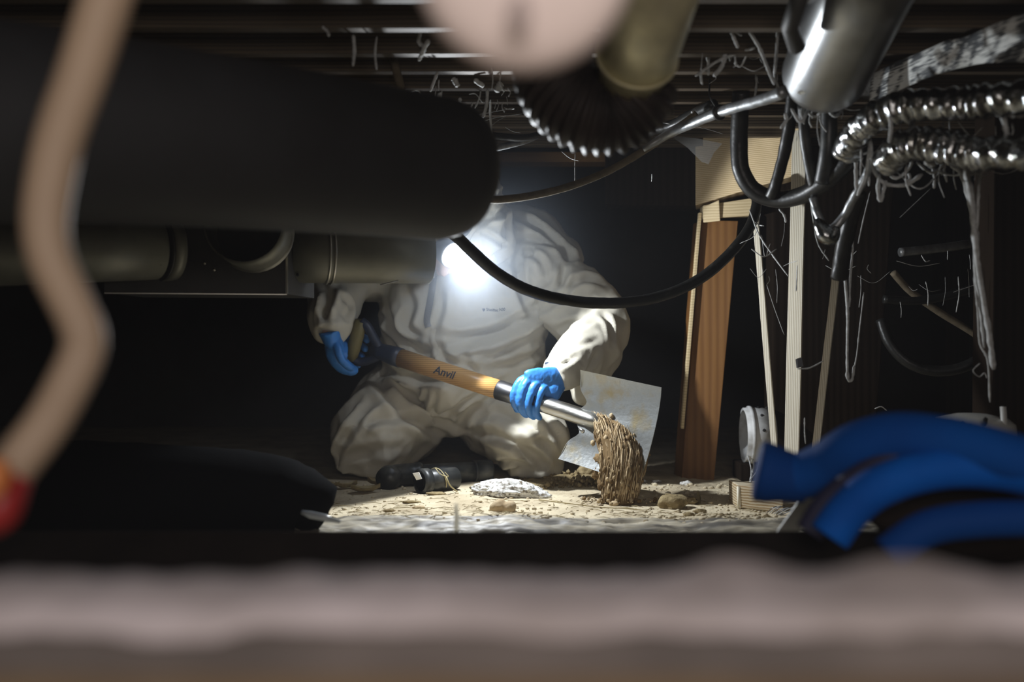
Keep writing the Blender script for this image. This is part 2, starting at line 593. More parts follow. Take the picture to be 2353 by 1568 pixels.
# post with its shims
pd = 2.80
post = thing('wooden_post', 'orange-brown wooden post with webbed top standing under the pale beam', 'post', W(1630, 1105, pd))
c = [W(1566, 1105, pd), W(1640, 1112, pd - 0.02), W(1640, 1112, pd - 0.02) + Vector((0.01, 0.09, 0)), W(1560, 1105, pd) + Vector((0, 0.09, 0)),
     W(1613, 506, pd), W(1696, 508, pd - 0.02), W(1696, 508, pd - 0.02) + Vector((0.01, 0.09, 0)), W(1606, 506, pd) + Vector((0, 0.09, 0))]
MB().prism(c).build('post_shaft', MT['post'], post, smooth=False, bevel=0.002)
o = timber('lit_edge', W(1608, 490, pd - 0.006), W(1567, 985, pd - 0.006), 0.008, 0.02, MT['shim'], 0.001, post)  # pale strip paints the lamplit left side of the post
o['label'] = 'painted lit edge'
c = [W(1616, 503, pd - 0.03), W(1730, 496, pd - 0.07), W(1730, 496, pd) + Vector((0, .03, 0)), W(1616, 503, pd) + Vector((0, .05, 0)),
     W(1616, 472, pd - 0.03), W(1730, 455, pd - 0.07), W(1730, 455, pd) + Vector((0, .03, 0)), W(1616, 472, pd) + Vector((0, .05, 0))]
MB().prism(c).build('shim', MT['shim'], post, smooth=False, bevel=0.003)
c = [W(1616, 512, pd - 0.03), W(1655, 508, pd - 0.05), W(1655, 508, pd), W(1616, 512, pd),
     W(1616, 476, pd - 0.03), W(1652, 460, pd - 0.055), W(1652, 460, pd), W(1616, 476, pd)]
MB().prism(c).build('shim', MT['shim'], post, smooth=False, bevel=0.002)

# dark timber piers on the right
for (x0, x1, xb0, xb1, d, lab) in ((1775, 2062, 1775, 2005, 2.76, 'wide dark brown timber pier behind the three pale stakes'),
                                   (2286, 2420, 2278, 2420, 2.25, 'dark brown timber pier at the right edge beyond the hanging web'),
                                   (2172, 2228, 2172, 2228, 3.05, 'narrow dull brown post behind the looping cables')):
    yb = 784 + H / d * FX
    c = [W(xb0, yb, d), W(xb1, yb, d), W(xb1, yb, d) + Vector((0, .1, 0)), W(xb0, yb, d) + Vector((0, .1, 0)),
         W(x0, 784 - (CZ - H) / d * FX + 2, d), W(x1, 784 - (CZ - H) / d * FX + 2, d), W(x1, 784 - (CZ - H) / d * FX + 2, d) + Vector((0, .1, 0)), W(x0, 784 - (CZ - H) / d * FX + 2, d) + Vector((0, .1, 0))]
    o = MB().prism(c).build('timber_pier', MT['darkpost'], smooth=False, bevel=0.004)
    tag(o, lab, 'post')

# foreground: dark timber lying across, rough sill right in front, pale ledge below it
ytop = W(0, 1219, 1.3).z
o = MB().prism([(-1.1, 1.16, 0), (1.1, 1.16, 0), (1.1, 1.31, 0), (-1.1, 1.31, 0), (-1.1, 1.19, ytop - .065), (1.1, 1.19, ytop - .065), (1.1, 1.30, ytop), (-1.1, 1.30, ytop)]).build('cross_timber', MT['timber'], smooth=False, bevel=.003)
tag(o, 'dark timber lying across the ground in front of the lit dirt', 'timber')

mb = MB()
sx = np.linspace(-0.34, 0.34, 90)
zt = W(0, 1322, 0.47).z
prof = [(0.486, -0.015), (0.482, -0.008), (0.470, 0.0), (0.450, -0.001), (0.436, -0.003), (0.428, -0.005), (0.4255, -0.008), (0.427, -0.015)]
for x in sx:
    for (y, dz) in prof:
        k = 0.0022 * n1(x * 11, y * 20, 2.0) + 0.003 * n1(x * 45, y * 60, dz * 40)
        bumpx = (y > .45) * (0.010 * math.exp(-((x - 0.105) / 0.02) ** 2) + 0.009 * math.exp(-((x - 0.185) / 0.03) ** 2))
        mb.v.append((x, y + k * 0.6, zt + dz + (k + bumpx * (dz > -0.03))))
npf = len(prof)
mb.f = [(i * npf + j, i * npf + j + 1, (i + 1) * npf + j + 1, (i + 1) * npf + j) for i in range(len(sx) - 1) for j in range(npf - 1)]
mb.f += [tuple(range(npf)), tuple((len(sx) - 1) * npf + k for k in range(npf - 1, -1, -1))]
o = mb.build('stone_sill', MT['sill'])
tag(o, 'rough greyish stone sill blurred across the very front of the view', 'sill')
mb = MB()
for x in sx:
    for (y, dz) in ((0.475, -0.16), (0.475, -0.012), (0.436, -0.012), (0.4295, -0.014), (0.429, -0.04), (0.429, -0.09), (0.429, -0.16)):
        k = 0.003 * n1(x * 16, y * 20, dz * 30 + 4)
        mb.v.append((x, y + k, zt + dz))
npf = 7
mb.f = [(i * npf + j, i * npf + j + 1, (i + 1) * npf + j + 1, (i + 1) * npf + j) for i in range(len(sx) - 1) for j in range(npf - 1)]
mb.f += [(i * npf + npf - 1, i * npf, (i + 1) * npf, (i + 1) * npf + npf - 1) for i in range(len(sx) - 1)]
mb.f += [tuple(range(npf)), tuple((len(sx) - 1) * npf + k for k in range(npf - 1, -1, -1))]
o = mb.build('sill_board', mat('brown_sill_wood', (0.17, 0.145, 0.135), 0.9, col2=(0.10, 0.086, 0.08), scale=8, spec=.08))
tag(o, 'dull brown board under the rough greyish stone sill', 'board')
o = timber('ledge_board', (-0.3, 0.362, W(0, 1536, 0.37).z - 0.02), (0.3, 0.362, W(0, 1542, 0.37).z - 0.02), 0.03, 0.036, MT['ledge'], 0.004, None, (0, 0, 1))
tag(o, 'tan wooden ledge board blurred below the stone sill', 'board')

# ------------------------------------------------------------------ ducts and pipes
# big black duct running from the left foreground to its end beside the lamp
pth = crv([W(-330, 262, 0.95), W(150, 292, 1.10), W(560, 333, 1.26), W(880, 372, 1.42), W(1005, 388, 1.49)], 8)
n = len(pth)
rad = [0.106] * n
ext = [W(1040, 392, 1.515), W(1075, 396, 1.53), W(1098, 398, 1.54), W(1108, 399, 1.545)]
pth += [np.array(p) for p in ext]
rad += [0.101, 0.088, 0.062, 0.02]
o = MB().tube(pth, rad, 40).build('insulated_duct', MT['black_duct'])
tag(o, 'big black jacketed duct with a rounded end hanging in front of the worker', 'duct')

# plenum box with take-off collars
box = thing('duct_box', 'dark sheet metal plenum box with round collars under the black duct', 'duct box', W(450, 676, 2.1))
c = [W(238, 673, 2.02), W(660, 676, 2.10), W(664, 676, 2.10) + Vector((.01, .22, 0)), W(238, 673, 2.02) + Vector((0, .22, 0)),
     W(238, 400, 2.02), W(660, 400, 2.10), W(664, 400, 2.10) + Vector((.01, .22, 0)), W(238, 400, 2.02) + Vector((0, .22, 0))]
MB().prism(c).build('box_shell', MT['box_dark'], box, smooth=False, bevel=0.0015)
timber('corner_seam', W(659, 676, 2.098), W(659, 512, 2.098), 0.004, 0.004, MT['galvedge'], 0, box)
timber('bottom_seam', W(240, 674, 2.018), W(659, 677, 2.098), 0.002, 0.002, MT['galvedge'], 0, box, (0, 1, 0))
for (p, q) in ((470, 605), (492, 620)):
    MB().ball(W(p, q, 2.055), 0.004, 1).build('screw', MT['galvedge'], box)
# second collar on the box, cut by the black duct
a, b = W(588, 540, 2.09), W(560, 515, 1.98)
MB().ring([a, a + (b - a) * 0.5, b], 0.079, 0.076, 36).build('collar', MT['galv'], box)
rp = a + (b - a) * 0.12
MB().ring([rp, rp + (b - a) * 0.05], 0.083, 0.079, 36).build('collar_bead', MT['galvedge'], box)

lp = thing('branch_duct', 'dull grey-green round duct leaving the box towards the left edge', 'duct', W(200, 640, 1.9))
a, b = W(392, 567, 2.06), W(-420, 580, 1.62)
MB().tube([a + (b - a) * t for t in (0.06, 0.3, 0.6, 1.0)], 0.067, 36).build('duct_pipe', MT['galv'], lp)
MB().ring([a + (b - a) * t for t in (0.0, 0.04)], 0.0715, 0.066, 36).build('end_collar', MT['galv'], lp)
MB().ring([a + (b - a) * t for t in (0.041, 0.048)], 0.0705, 0.066, 36).build('bead', MT['box_dark'], lp)
MB().ball(W(368, 608, 1.99), 0.004, 1).build('screw', MT['hole'], lp)

rp_ = thing('branch_duct', 'dull metal duct with beaded joint leaving the box behind the black duct', 'duct', W(800, 650, 2.15))
a, b = W(664, 578, 2.20), W(984, 584, 2.31)
MB().tube([a, a + (b - a) * .25, a + (b - a) * .6, b], [0.070, 0.070, 0.069, 0.069], 36).build('duct_pipe', MT['galv'], rp_)
for t in (0.245, 0.28):
    p = a + (b - a) * t
    MB().ring([p, p + (b - a) * 0.014], 0.0735, 0.069, 36).build('bead', MT['galvedge'], rp_)
MB().ball(W(684, 632, 2.158), 0.004, 1).build('screw', MT['hole'], rp_)
MB().tube([W(874, 655, 2.23), W(895, 650, 2.225), W(915, 645, 2.225)], 0.0016, 6).build('tape_tag', MT['web'], rp_)

# yellowish metal pipe from above and the ribbed flexible elbow under it
mp_ = thing('metal_duct', 'yellowish galvanised duct coming down from above into the ribbed elbow', 'duct', W(1450, 210, 1.35))
a, b = W(1448, 190, 1.45), W(1545, -170, 1.18)
MB().tube([a, a + (b - a) * 0.2, a + (b - a) * .21, a + (b - a) * .55, b], [0.050, 0.0515, 0.0555, 0.057, 0.057], 36).build('duct_pipe', MT['brassy'], mp_)
p = a + (b - a) * .20
MB().ring([p, p + (b - a) * .012], 0.0585, 0.054, 36).build('joint_bead', MT['brassy'], mp_)
pth = crv([W(1262, 40, 1.52), W(1266, 130, 1.50), W(1285, 205, 1.48), W(1335, 252, 1.47), W(1405, 262, 1.47), W(1452, 230, 1.46), W(1462, 195, 1.46)], 22)
r_ = []
for i in range(len(pth)):
    r_.append(0.058 + 0.0045 * math.cos(i * 2 * math.pi / 5.0))
fx = MB().tube(pth, r_, 36, wob=0.03, wf=14).build('flexible_duct', MT['flexdark'])
tag(fx, 'dark brown ribbed flexible elbow hanging below the yellowish metal duct', 'duct')

# shiny duct on the right
sd = thing('metal_duct', 'big shiny silver duct slanting down from the top beside the foil hoses', 'duct', W(1880, 260, 1.75))
a, b = W(1893, 175, 1.80), W(2060, -190, 1.42)
MB().tube([a + (b - a) * t for t in (-0.06, -0.03, 0.0, 0.02, 0.3, 0.6, 1.0)], [0.055, 0.069, 0.0745, 0.076, 0.077, 0.0775, 0.078], 40).build('duct_pipe', MT['silver'], sd)
MB().tube([W(1832, 110, 1.62), W(1815, 60, 1.58), W(1845, -30, 1.5)], 0.014, 10).build('dark_strap', MT['box_dark'], sd)
MB().ball(W(1842, 213, 1.72), (0.006), 1, squash=(1.4, 0.5, 0.7)).build('paint_spot', MT['fibre'], sd)

# foil hoses
for (pts, r0, lab) in (
        ([(1945, 352, 1.92), (1965, 312, 1.86), (2010, 270, 1.78), (2090, 243, 1.72), (2200, 238, 1.66), (2300, 228, 1.60), (2480, 210, 1.5)], 0.026,
         'upper crinkled foil hose curving down under the printed insulation'),
        ([(2040, 372, 1.86), (2062, 345, 1.80), (2120, 330, 1.75), (2200, 345, 1.70), (2290, 352, 1.64), (2480, 345, 1.5)], 0.027,
         'lower crinkled foil hose with cobwebs hanging from it')):
    P = crv([tuple(W(*p)) for p in pts], 16)
    rr = [r0 * (1 + 0.10 * math.sin(i * 1.35 + 1.6 * n1(i * .3, 7)) + 0.22 * n1(i * .45)) for i in range(len(P))]
    rr[0] = r0 * .4
    o = MB().tube(P, rr, 28, wob=0.18, wf=34).build('foil_hose', MT['foil'])
    tag(o, lab, 'hose')

# insulation batt with printed paper facing
ins = thing('insulation_batt', 'dark insulation batt with blotchy printed paper facing above the foil hoses', 'insulation', W(2180, 200, 1.75))
edge = [(1998, 244, 170, 1.97), (2070, 206, 137, 1.89), (2150, 172, 102, 1.79), (2230, 150, 77, 1.73), (2300, 142, 47, 1.66), (2450, 142, -6, 1.54)]
E = crv([(*W(x, yb, d), *W(x + 6, yt, d - 0.02)) for (x, yb, yt, d) in edge], 6)
mb = MB()
for e in E:
    lo_, hi_ = Vector(e[:3]), Vector(e[3:])
    for k in range(7):
        t = k / 6
        q = lo_.lerp(hi_, t) + Vector((0, -0.006 * math.sin(t * 3.1), 0)) + Vector((0, 0.008 * n1(e[0] * 40, t * 3), 0.003 * n1(e[0] * 50, 9)))
        mb.v.append(tuple(q))
    for k in range(6, -1, -1):
        t = k / 6
        mb.v.append(tuple(lo_.lerp(hi_, t) + Vector((0, 0.005, 0))))
m14 = 14
mb.f = [(i * m14 + j, (i + 1) * m14 + j, (i + 1) * m14 + (j + 1) % m14, i * m14 + (j + 1) % m14) for i in range(len(E) - 1) for j in range(m14)]
mb.f += [tuple(range(m14)), tuple((len(E) - 1) * m14 + k for k in range(m14 - 1, -1, -1))]
mb.build('paper_facing', MT['facing'], ins)
mb = MB()
P = [W(x, (yb * .5 + yt * .5) + 2, d + 0.065) for (x, yb, yt, d) in edge]
mb.tube(crv([tuple(p) for p in P], 5), [(0.022, 0.045)] * (5 * 5 + 1), 20, wob=0.2, wf=18).build('batt_core', MT['batt'], ins)

# pinkish pipe end right in front at the top
cap = thing('pipe_end', 'large blurred pinkish round pipe cap hanging at the top of the view', 'pipe', W(1203, 165, 0.47))
ctr = W(1204, -92, 0.475)
ax = Vector((0.03, 1.0, 0.62)).normalized()
pr = [(-0.012, 0.004), (-0.0118, 0.02), (-0.0105, 0.036), (-0.0065, 0.047), (-0.001, 0.0518), (0.006, 0.0528), (0.034, 0.0528)]
fwd = Vector((ctr.x, ctr.y, ctr.z - H)).normalized()
MB().tube([ctr + fwd * a for a, r in pr], [r for a, r in pr], 48, ref=(1, 0, 0)).build('end_cap', MT['pink'], cap)
MB().tube([ctr + fwd * 0.02, ctr + fwd * 0.03 + Vector((0, 0.01, 0.03)), ctr + Vector((0, 0.06, 0.12)), ctr + Vector((0, 0.06, 0.4))], 0.046, 32).build('pipe_run', MT['pink'], cap)
MB().ball(ctr - fwd * 0.0105 + Vector((-0.002, -0.002, -0.026)), 0.009, 2, squash=(0.55, .25, 1.1)).build('smudge', MT['smudge'], cap)

# beige cable at left with red and orange end
cb = thing('beige_cable', 'blurred beige cable bending down the left side to a red fitting', 'cable', W(30, 1090, 0.63))
pts = [(262, -60, .64), (235, 30, .64), (190, 170, .64), (140, 310, .64), (113, 430, .64), (104, 520, .64), (118, 600, .64), (160, 690, .64), (190, 760, .64), (190, 810, .64),
       (160, 880, .635), (110, 970, .63), (50, 1050, .62), (15, 1092, .62)]
MB().tube(crv([tuple(W(*p)) for p in pts], 6), [0.0162 - 0.0028 * min(1, max(0, (i - 6) / 40)) if i < 46 else 0.0138 for i in range(6 * 13 + 1)], 24).build('jacket', MT['beige'], cb)
MB().tube(crv([tuple(W(*p)) for p in ((22, 1075, .62), (8, 1120, .615), (-4, 1180, .61), (-12, 1228, .61))], 5), [0.0125, 0.0138, 0.0145, 0.0148, 0.0148, .0146, .0144, .0142, .014, .0135, .0128, .012, .0105, .0085, .006, .002][:16], 24).build('red_fitting', MT['red'], cb)
MB().tube(crv([tuple(W(*p)) for p in ((-12, 1062, .60), (-17, 1105, .596), (-14, 1150, .596))], 5), [.007, .0085, .0095, .010, .010, .0098, .009, .0085, .007, .005, .002], 16).build('orange_band', MT['orange'], cb)

# ------------------------------------------------------------------ cables


def cable(name, pts, r, m, label, n=8, wob=0.06, seg=14, cat='cable', group=None):
    P = crv([tuple(W(*p)) for p in pts], n)
    o = MB().tube(P, r, seg, wob=wob, wf=60).build(name, MT[m])
    return tag(o, label, cat, group)


cable('black_cable', [(930, 330, 2.22), (965, 430, 2.18), (1005, 505, 2.17), (1050, 545, 2.18), (1085, 578, 2.20), (1140, 626, 2.24), (1210, 666, 2.28), (1300, 690, 2.32), (1400, 697, 2.36), (1500, 686, 2.39),
                      (1590, 652, 2.42), (1660, 600, 2.45), (1712, 540, 2.48), (1735, 490, 2.52), (1742, 430, 2.56)], 0.0135, 'cable',
      'thick black cable sagging in a long curve across the worker')
cable('dusty_cable', [(900, 120, 2.00), (935, 250, 1.98), (985, 380, 2.0), (1040, 436, 2.05), (1090, 453, 2.10), (1140, 459, 2.14), (1220, 450, 2.20), (1310, 428, 2.24), (1400, 392, 2.26), (1480, 346, 2.26), (1540, 305, 2.24), (1570, 285, 2.22), (1600, 262, 2.2)], 0.0085, 'cable2',
      'dusty brown cable rising from the hood towards the silver sleeve')
cable('dark_cable', [(1440, 322, 2.45), (1500, 300, 2.40), (1550, 285, 2.36), (1585, 266, 2.30), (1640, 240, 2.2)], 0.012, 'cable',
      'short dark cable running under the joists above the dusty cable')
sl = thing('taped_conduit', 'silver taped conduit slanting up to the big shiny duct', 'conduit', W(1600, 285, 2.15))
P = crv([tuple(W(*p)) for p in ((1478, 344, 2.24), (1540, 306, 2.22), (1600, 279, 2.15), (1680, 249, 2.05), (1750, 230, 1.92), (1800, 212, 1.80))], 8)
MB().tube(P, [0.006 + 0.0055 * min(1, i / 9) for i in range(len(P))], 18, wob=0.10, wf=40).build('tape_sleeve', MT['sleeve'], sl)
p, q = Vector(P[21]), Vector(P[22])
MB().ring([p, p + (q - p) * .35], 0.0165, 0.0105, 20).build('tie', MT['tie'], sl)
MB().tube([p + Vector((-.006, -.008, .010)), p + Vector((-0.02, -.006, .035)), p + Vector((-.017, 0, .07))], 0.002, 6).build('tie_tail', MT['tie'], sl)
cable('silver_cable', [(1115, 345, 2.2), (1150, 338, 2.25), (1200, 326, 2.32), (1235, 312, 2.40), (1262, 296, 2.46)], 0.0075, 'sleeve', 'short silver wrapped cable end just right of the black duct end', cat='cable')
cable('dark_cable', [(1110, 308, 2.2), (1160, 315, 2.24), (1210, 316, 2.30), (1260, 304, 2.38)], 0.008, 'cable', 'thin dark cable above the short silver wrapped cable end')
cable('black_hose', [(1703, 210, 2.10), (1700, 270, 2.12), (1698, 330, 2.14), (1703, 390, 2.15), (1732, 438, 2.15), (1785, 458, 2.13), (1840, 450, 2.08), (1890, 422, 2.02), (1935, 385, 1.97), (1965, 350, 1.94)], 0.0185, 'cable',
      'thick black hose hanging in a U loop in front of the pale beam', wob=.03)
cable('black_strand', [(1822, 200, 2.0), (1815, 280, 2.03), (1800, 360, 2.07), (1782, 425, 2.10), (1772, 452, 2.12)], 0.0125, 'cable', 'straight black strand dropping into the U loop', wob=.1)
cable('black_strand', [(1845, 240, 1.98), (1850, 320, 2.0), (1862, 390, 2.02), (1870, 425, 2.03)], 0.011, 'abs_pipe', 'glossy black strand right of the straight one above the U loop', wob=.05)
cable('black_strand', [(1900, 200, 1.95), (1905, 280, 1.96), (1902, 345, 1.97), (1890, 420, 2.0)], 0.016, 'abs_pipe', 'broad black strand behind the shiny duct end', wob=.05)
cable('silver_cable', [(2010, 350, 1.9), (1992, 400, 1.93), (1965, 450, 1.96), (1940, 495, 1.99), (1915, 525, 2.0), (1893, 520, 2.02), (1878, 490, 2.03), (1868, 455, 2.04)], 0.0085, 'sleeve',
      'thin silver wrapped cable looping down below the foil hoses', wob=.18)
MB_ = MB().tube(crv([tuple(W(*p)) for p in ((1875, 505, 2.0), (1893, 532, 1.99), (1912, 545, 1.985), (1922, 520, 1.98))], 6), [0.006, .009, .012, .014, .015, .016, .017, .018, .018, .018, .017, .016, .015, .014, .013, .012, .010, .008, .005], 14, wob=.2, wf=40)
tag(MB_.build('foil_scrap', MT['foil']), 'small bright foil scrap at the bottom of the thin silver loop', 'foil')
cable('black_strand', [(1975, 440, 2.0), (1950, 520, 2.03), (1935, 590, 2.06), (1928, 640, 2.08)], 0.0165, 'cable', 'dark strip hanging beside the foil scrap', wob=.15)

cable('grey_conduit', [(2068, 580, 2.55), (2120, 575, 2.56), (2180, 568, 2.58), (2232, 560, 2.6)], 0.0115, 'sleeve', 'dusty grey conduit stub at the right above the olive cable')
cable('olive_cable', [(2052, 626, 2.55), (2090, 668, 2.56), (2150, 712, 2.56), (2215, 752, 2.56), (2290, 800, 2.55)], 0.009, 'cable2', 'dusty olive cable slanting down to the right pier')
cable('dark_cable', [(2030, 688, 2.50), (2100, 692, 2.5), (2170, 682, 2.5), (2240, 662, 2.5), (2300, 640, 2.5)], 0.0105, 'cable', 'dark cable crossing over the olive cable at the right')
cable('black_cable', [(2024, 735, 2.50), (2045, 790, 2.48), (2085, 832, 2.46), (2140, 852, 2.45), (2200, 848, 2.44), (2260, 822, 2.43), (2300, 795, 2.42)], 0.0135, 'cable', 'black cable hanging in a low curve at the right beside the pier')

# ------------------------------------------------------------------ stakes, block, perforated pipe, pail


def stake(top, bot, w, t, label, m='stake'):
    P = [W(*bot).lerp(W(*top), k / 10) for k in range(11)]
    mb = MB()
    for i, p in enumerate(P):
        s = 1 + 0.06 * n1(i * .9, p.x * 9)
        o = Vector((0.0012 * n1(i * 1.3, 3), 0, 0))
        for (a, b) in ((-1, -1), (1, -1), (1, 1), (-1, 1)):
            mb.v.append(tuple(p + o + Vector((a * w / 2 * s * .87 + b * t * .25, -a * w * .20 + b * t / 2 * .87, 0)) ))
    for i in range(10):
        for k in range(4):
            k2 = (k + 1) % 4
            mb.f.append((i * 4 + k, i * 4 + k2, (i + 1) * 4 + k2, (i + 1) * 4 + k))
    mb.f += [(3, 2, 1, 0), (40, 41, 42, 43)]
    o = mb.build('wooden_stake', MT[m], smooth=False, bevel=0.0008)
    return tag(o, label, 'stake', 'pale wooden stakes beside the pier')


stake((1734, 470, 2.60), (1788, 1132, 2.53), 0.0150, 0.009, 'thinnest pale wooden stake, leaning, left of the broad one')
stake((1838, 300, 2.58), (1817, 1134, 2.52), 0.037, 0.011, 'broad grey-blotched wooden stake standing in the middle of three')
stake((1930, 560, 2.58), (1862, 1134, 2.52), 0.0185, 0.010, 'slim wooden stake leaning right, behind the blue hose')

bx = thing('wood_block', 'short weathered wood block lying on the dirt beside the blue hose', 'block', FL(1740, 1176))
c = [FL(1694, 1172), FL(1700, 1180) + Vector((.10, -.0, 0)), FL(1700, 1180) + Vector((.115, .10, 0)), FL(1694, 1172) + Vector((.0, .10, 0))]
c = [FL(1695, 1168, 0.0), FL(1800, 1180, 0.0), FL(1800, 1180, 0.0) + Vector((.02, .09, 0)), FL(1695, 1168, 0.0) + Vector((.0, .09, 0))]
c = c + [p + Vector((-.002 if i % 3 == 0 else 0, 0, 0.048 + .006 * (i in (0, 3)))) for i, p in enumerate(c)]
MB().prism(c).build('block_body', wood('weathered_block', (0.30, 0.20, 0.09), (0.58, 0.50, 0.36), axis=0, rings=50), bx, smooth=False, bevel=0.004)
MB().tube([c[0] + Vector((.004, -.001, .0)), c[4] + Vector((.004, -.001, -.004))], 0.005, 6, wob=.3).build('splinter', MT['stake'], bx)
for k in range(7):
    a = FL(1762 + k * 5, 1182 + k, 0) + Vector((0, -.004, .004))
    b = a + Vector((0.018 + .004 * k, -.012, .016 + .002 * (k % 3)))
    MB().tube([a, a.lerp(b, .5) + Vector((0, 0, .003)), b], 0.0012, 5).build('frayed_fibre', MT['web' if k % 2 else 'darksteel'], bx)

pp = thing('perforated_pipe', 'dusty white perforated pipe end lying on the ground behind the stakes', 'pipe', W(1745, 1064, 3.0))
a = W(1708, 1000, 2.77)
b = a + Vector((0.078, -0.004, 0))
MB().ring([a, a + (b - a) * .3, b], 0.076, 0.069, 36).build('pipe_wall', MT['whitepvc'], pp)
MB().ring([a + (b - a) * .16, a + (b - a) * .28], 0.081, 0.076, 36).build('end_bell', MT['whitepvc'], pp)
u = (b - a).normalized()
for k, an in enumerate((-20, 15, 50, 85)):
    for s in (0.5, 0.8):
        q = a + (b - a) * s
        an2 = math.radians(an)
        MB().ball(q + Vector((0, -math.cos(an2) * .0755, math.sin(an2) * .0755)), 0.0052, 1, squash=(1, 1, 1)).build('drain_hole', MT['hole'], pp)

zb = a.z - .0755
o = MB().box(a.x + .03, a.y + .02, zb / 2, .09, .10, zb).build('wood_block', MT['darkpost'], smooth=False, bevel=.004)
tag(o, 'dark wood block propping up the perforated pipe', 'block')

pl = thing('plastic_tub', 'dusty white plastic tub partly hidden behind the blue hose', 'tub', FL(2230, 1230))
c0 = W(2232, 1000, 1.98)
MB().tube([(c0.x, c0.y, z) for z in (0.0, 0.10, 0.19, 0.22, 0.232, 0.240)], [0.078, 0.082, 0.084, 0.080, 0.066, 0.030], 32).build('tub_body', MT['white'], pl)
MB().tube([W(2305, 935, 1.92), W(2308, 985, 1.92), W(2306, 1030, 1.92)], 0.006, 8).build('tub_handle', MT['white'], pl)
for (x, y) in ((2264, 968), (2230, 982), (2212, 976)):
    MB().ball(W(x, y, 1.885), 0.009, 1, noise=.4, squash=(.6, .3, 1)).build('stain_spot', MT['hole'], pl)

# ------------------------------------------------------------------ blue hose in the foreground, right
hz = thing('blue_hose', 'thick blurred blue hose with flared cuff lying across the right foreground', 'hose', W(1800, 1218, 1.2))
pts = [(1750, 1084, 1.25), (1795, 1092, 1.245), (1850, 1092, 1.235), (1905, 1068, 1.215), (1970, 1028, 1.18), (2060, 1006, 1.15), (2160, 1014, 1.12), (2260, 1036, 1.09), (2400, 1076, 1.05)]
P = crv([tuple(W(*p)) for p in pts], 8)
rr = []
for i in range(len(P)):
    t = i / (len(P) - 1)
    rr.append(0.027 + 0.003 * min(1, t * 3) - 0.006 * max(0, t - .6))
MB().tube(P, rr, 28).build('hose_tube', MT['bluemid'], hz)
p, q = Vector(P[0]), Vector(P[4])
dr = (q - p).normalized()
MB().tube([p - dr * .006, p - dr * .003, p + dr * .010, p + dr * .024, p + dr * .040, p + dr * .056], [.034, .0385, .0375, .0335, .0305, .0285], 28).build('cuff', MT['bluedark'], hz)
pts = [(1905, 1235, 1.13), (1945, 1180, 1.13), (2005, 1128, 1.12), (2090, 1092, 1.11), (2190, 1074, 1.10), (2300, 1078, 1.08), (2420, 1100, 1.04)]
P = crv([tuple(W(*p)) for p in pts], 8)
h2 = MB().tube(P, 0.0235, 24).build('blue_hose', MT['blue'])
tag(h2, 'blurred lower loop of blue hose arching over the dark timber at right', 'hose')
pts = [(1860, 1225, 1.16), (1905, 1160, 1.16), (1980, 1100, 1.15), (2070, 1052, 1.14)]
P = crv([tuple(W(*p)) for p in pts], 8)
o = MB().tube(P, (0.017), 20).build('dark_hose', mat('mauve_dark', (0.03, 0.03, 0.07), 0.6))
tag(o, 'dull dark mauve hose lying between the two blue hoses', 'hose')
pts = [(2040, 1275, 1.09), (2130, 1215, 1.09), (2250, 1195, 1.08), (2420, 1190, 1.06)]
P = crv([tuple(W(*p)) for p in pts], 8)
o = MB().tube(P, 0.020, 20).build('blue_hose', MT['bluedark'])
tag(o, 'dark blue hose end lying lowest at the right edge', 'hose')
o = timber('white_strap', W(1718, 1350, 1.55), W(1882, 1118, 1.55), 0.026, 0.006, MT['white'], 0.001)
tag(o, 'short blurred white plastic strap leaning against the blue hose', 'strap')

o = MB().ball(W(2240, 1190, 1.22), 0.085, 4, noise=.14, nf=1.4, squash=(1.45, .6, .62)).build('shade_lump', mat('shade_brown', (0.022, 0.016, 0.014), 0.95, spec=.1))  # added dark lump where only shade lies under the arch
tag(o, 'added dark brown lump standing in for the shade under the blue hose arch', 'shade lump')

# black poly duct at left on the ground
bp_ = thing('black_drain_hose', 'black plastic hose with a painted glint lying on the ground at left', 'hose', FL(560, 1200))
P = crv([tuple(Vector((x, y, z))) for (x, y, z) in ((-1.75, 1.55, .12), (-1.25, 1.72, .105), (-0.80, 1.86, .085), (-0.50, 1.93, .065), (-0.42, 1.945, .05), (-.385, 1.95, 0.03))], 8)
rr = [0.125 - 0.065 * (i / (len(P) - 1)) for i in range(len(P))]
rr[-1] = 0.005
rr[-2] = 0.02
rr[-3] = .032
rr[-4] = .042
rr[-5] = .052
P = [np.array((p[0], p[1], max(r * .98, 0.012))) for p, r in zip(P, rr)]
MB().tube(P, rr, 32, wob=.06, wf=9).build('hose_body', MT['blackpoly'], bp_)
MB().tube([W(694, 1178, 1.70), W(715, 1184, 1.695), W(745, 1190, 1.69), (W(782, 1200, 1.695))], [0.0035, .0065, .0058, .0025], 10, wob=.1).build('painted_glint', mat('glint_grey', (0.34, 0.37, 0.40), 0.25), bp_)  # pale strip set on the hose as a painted highlight
o = MB().tube([W(1049, 1402, 1.42), W(1049, 1195, 1.42), W(1048, 1158, 1.42)], [0.0034, 0.0036, 0.002], 8, cap=False).build('straw', MT['straw'])
tag(o, 'short bright straw standing upright behind the dark timber', 'straw')

# ------------------------------------------------------------------ the worker


def sections(mb, secs, n=6, seg=28, ref=(1, 0, 0)):
    """secs: (px, py, d, r) or (px, py, d, ru, rv) -> smooth tapered loft"""
    rows = [(*W(s[0], s[1], s[2]), s[3], s[4] if len(s) > 4 else s[3]) for s in secs]
    P = crv(rows, n)
    mb.tube([p[:3] for p in P], [(max(p[3], .004), max(p[4], .004)) for p in P], seg, ref=ref)
    return mb


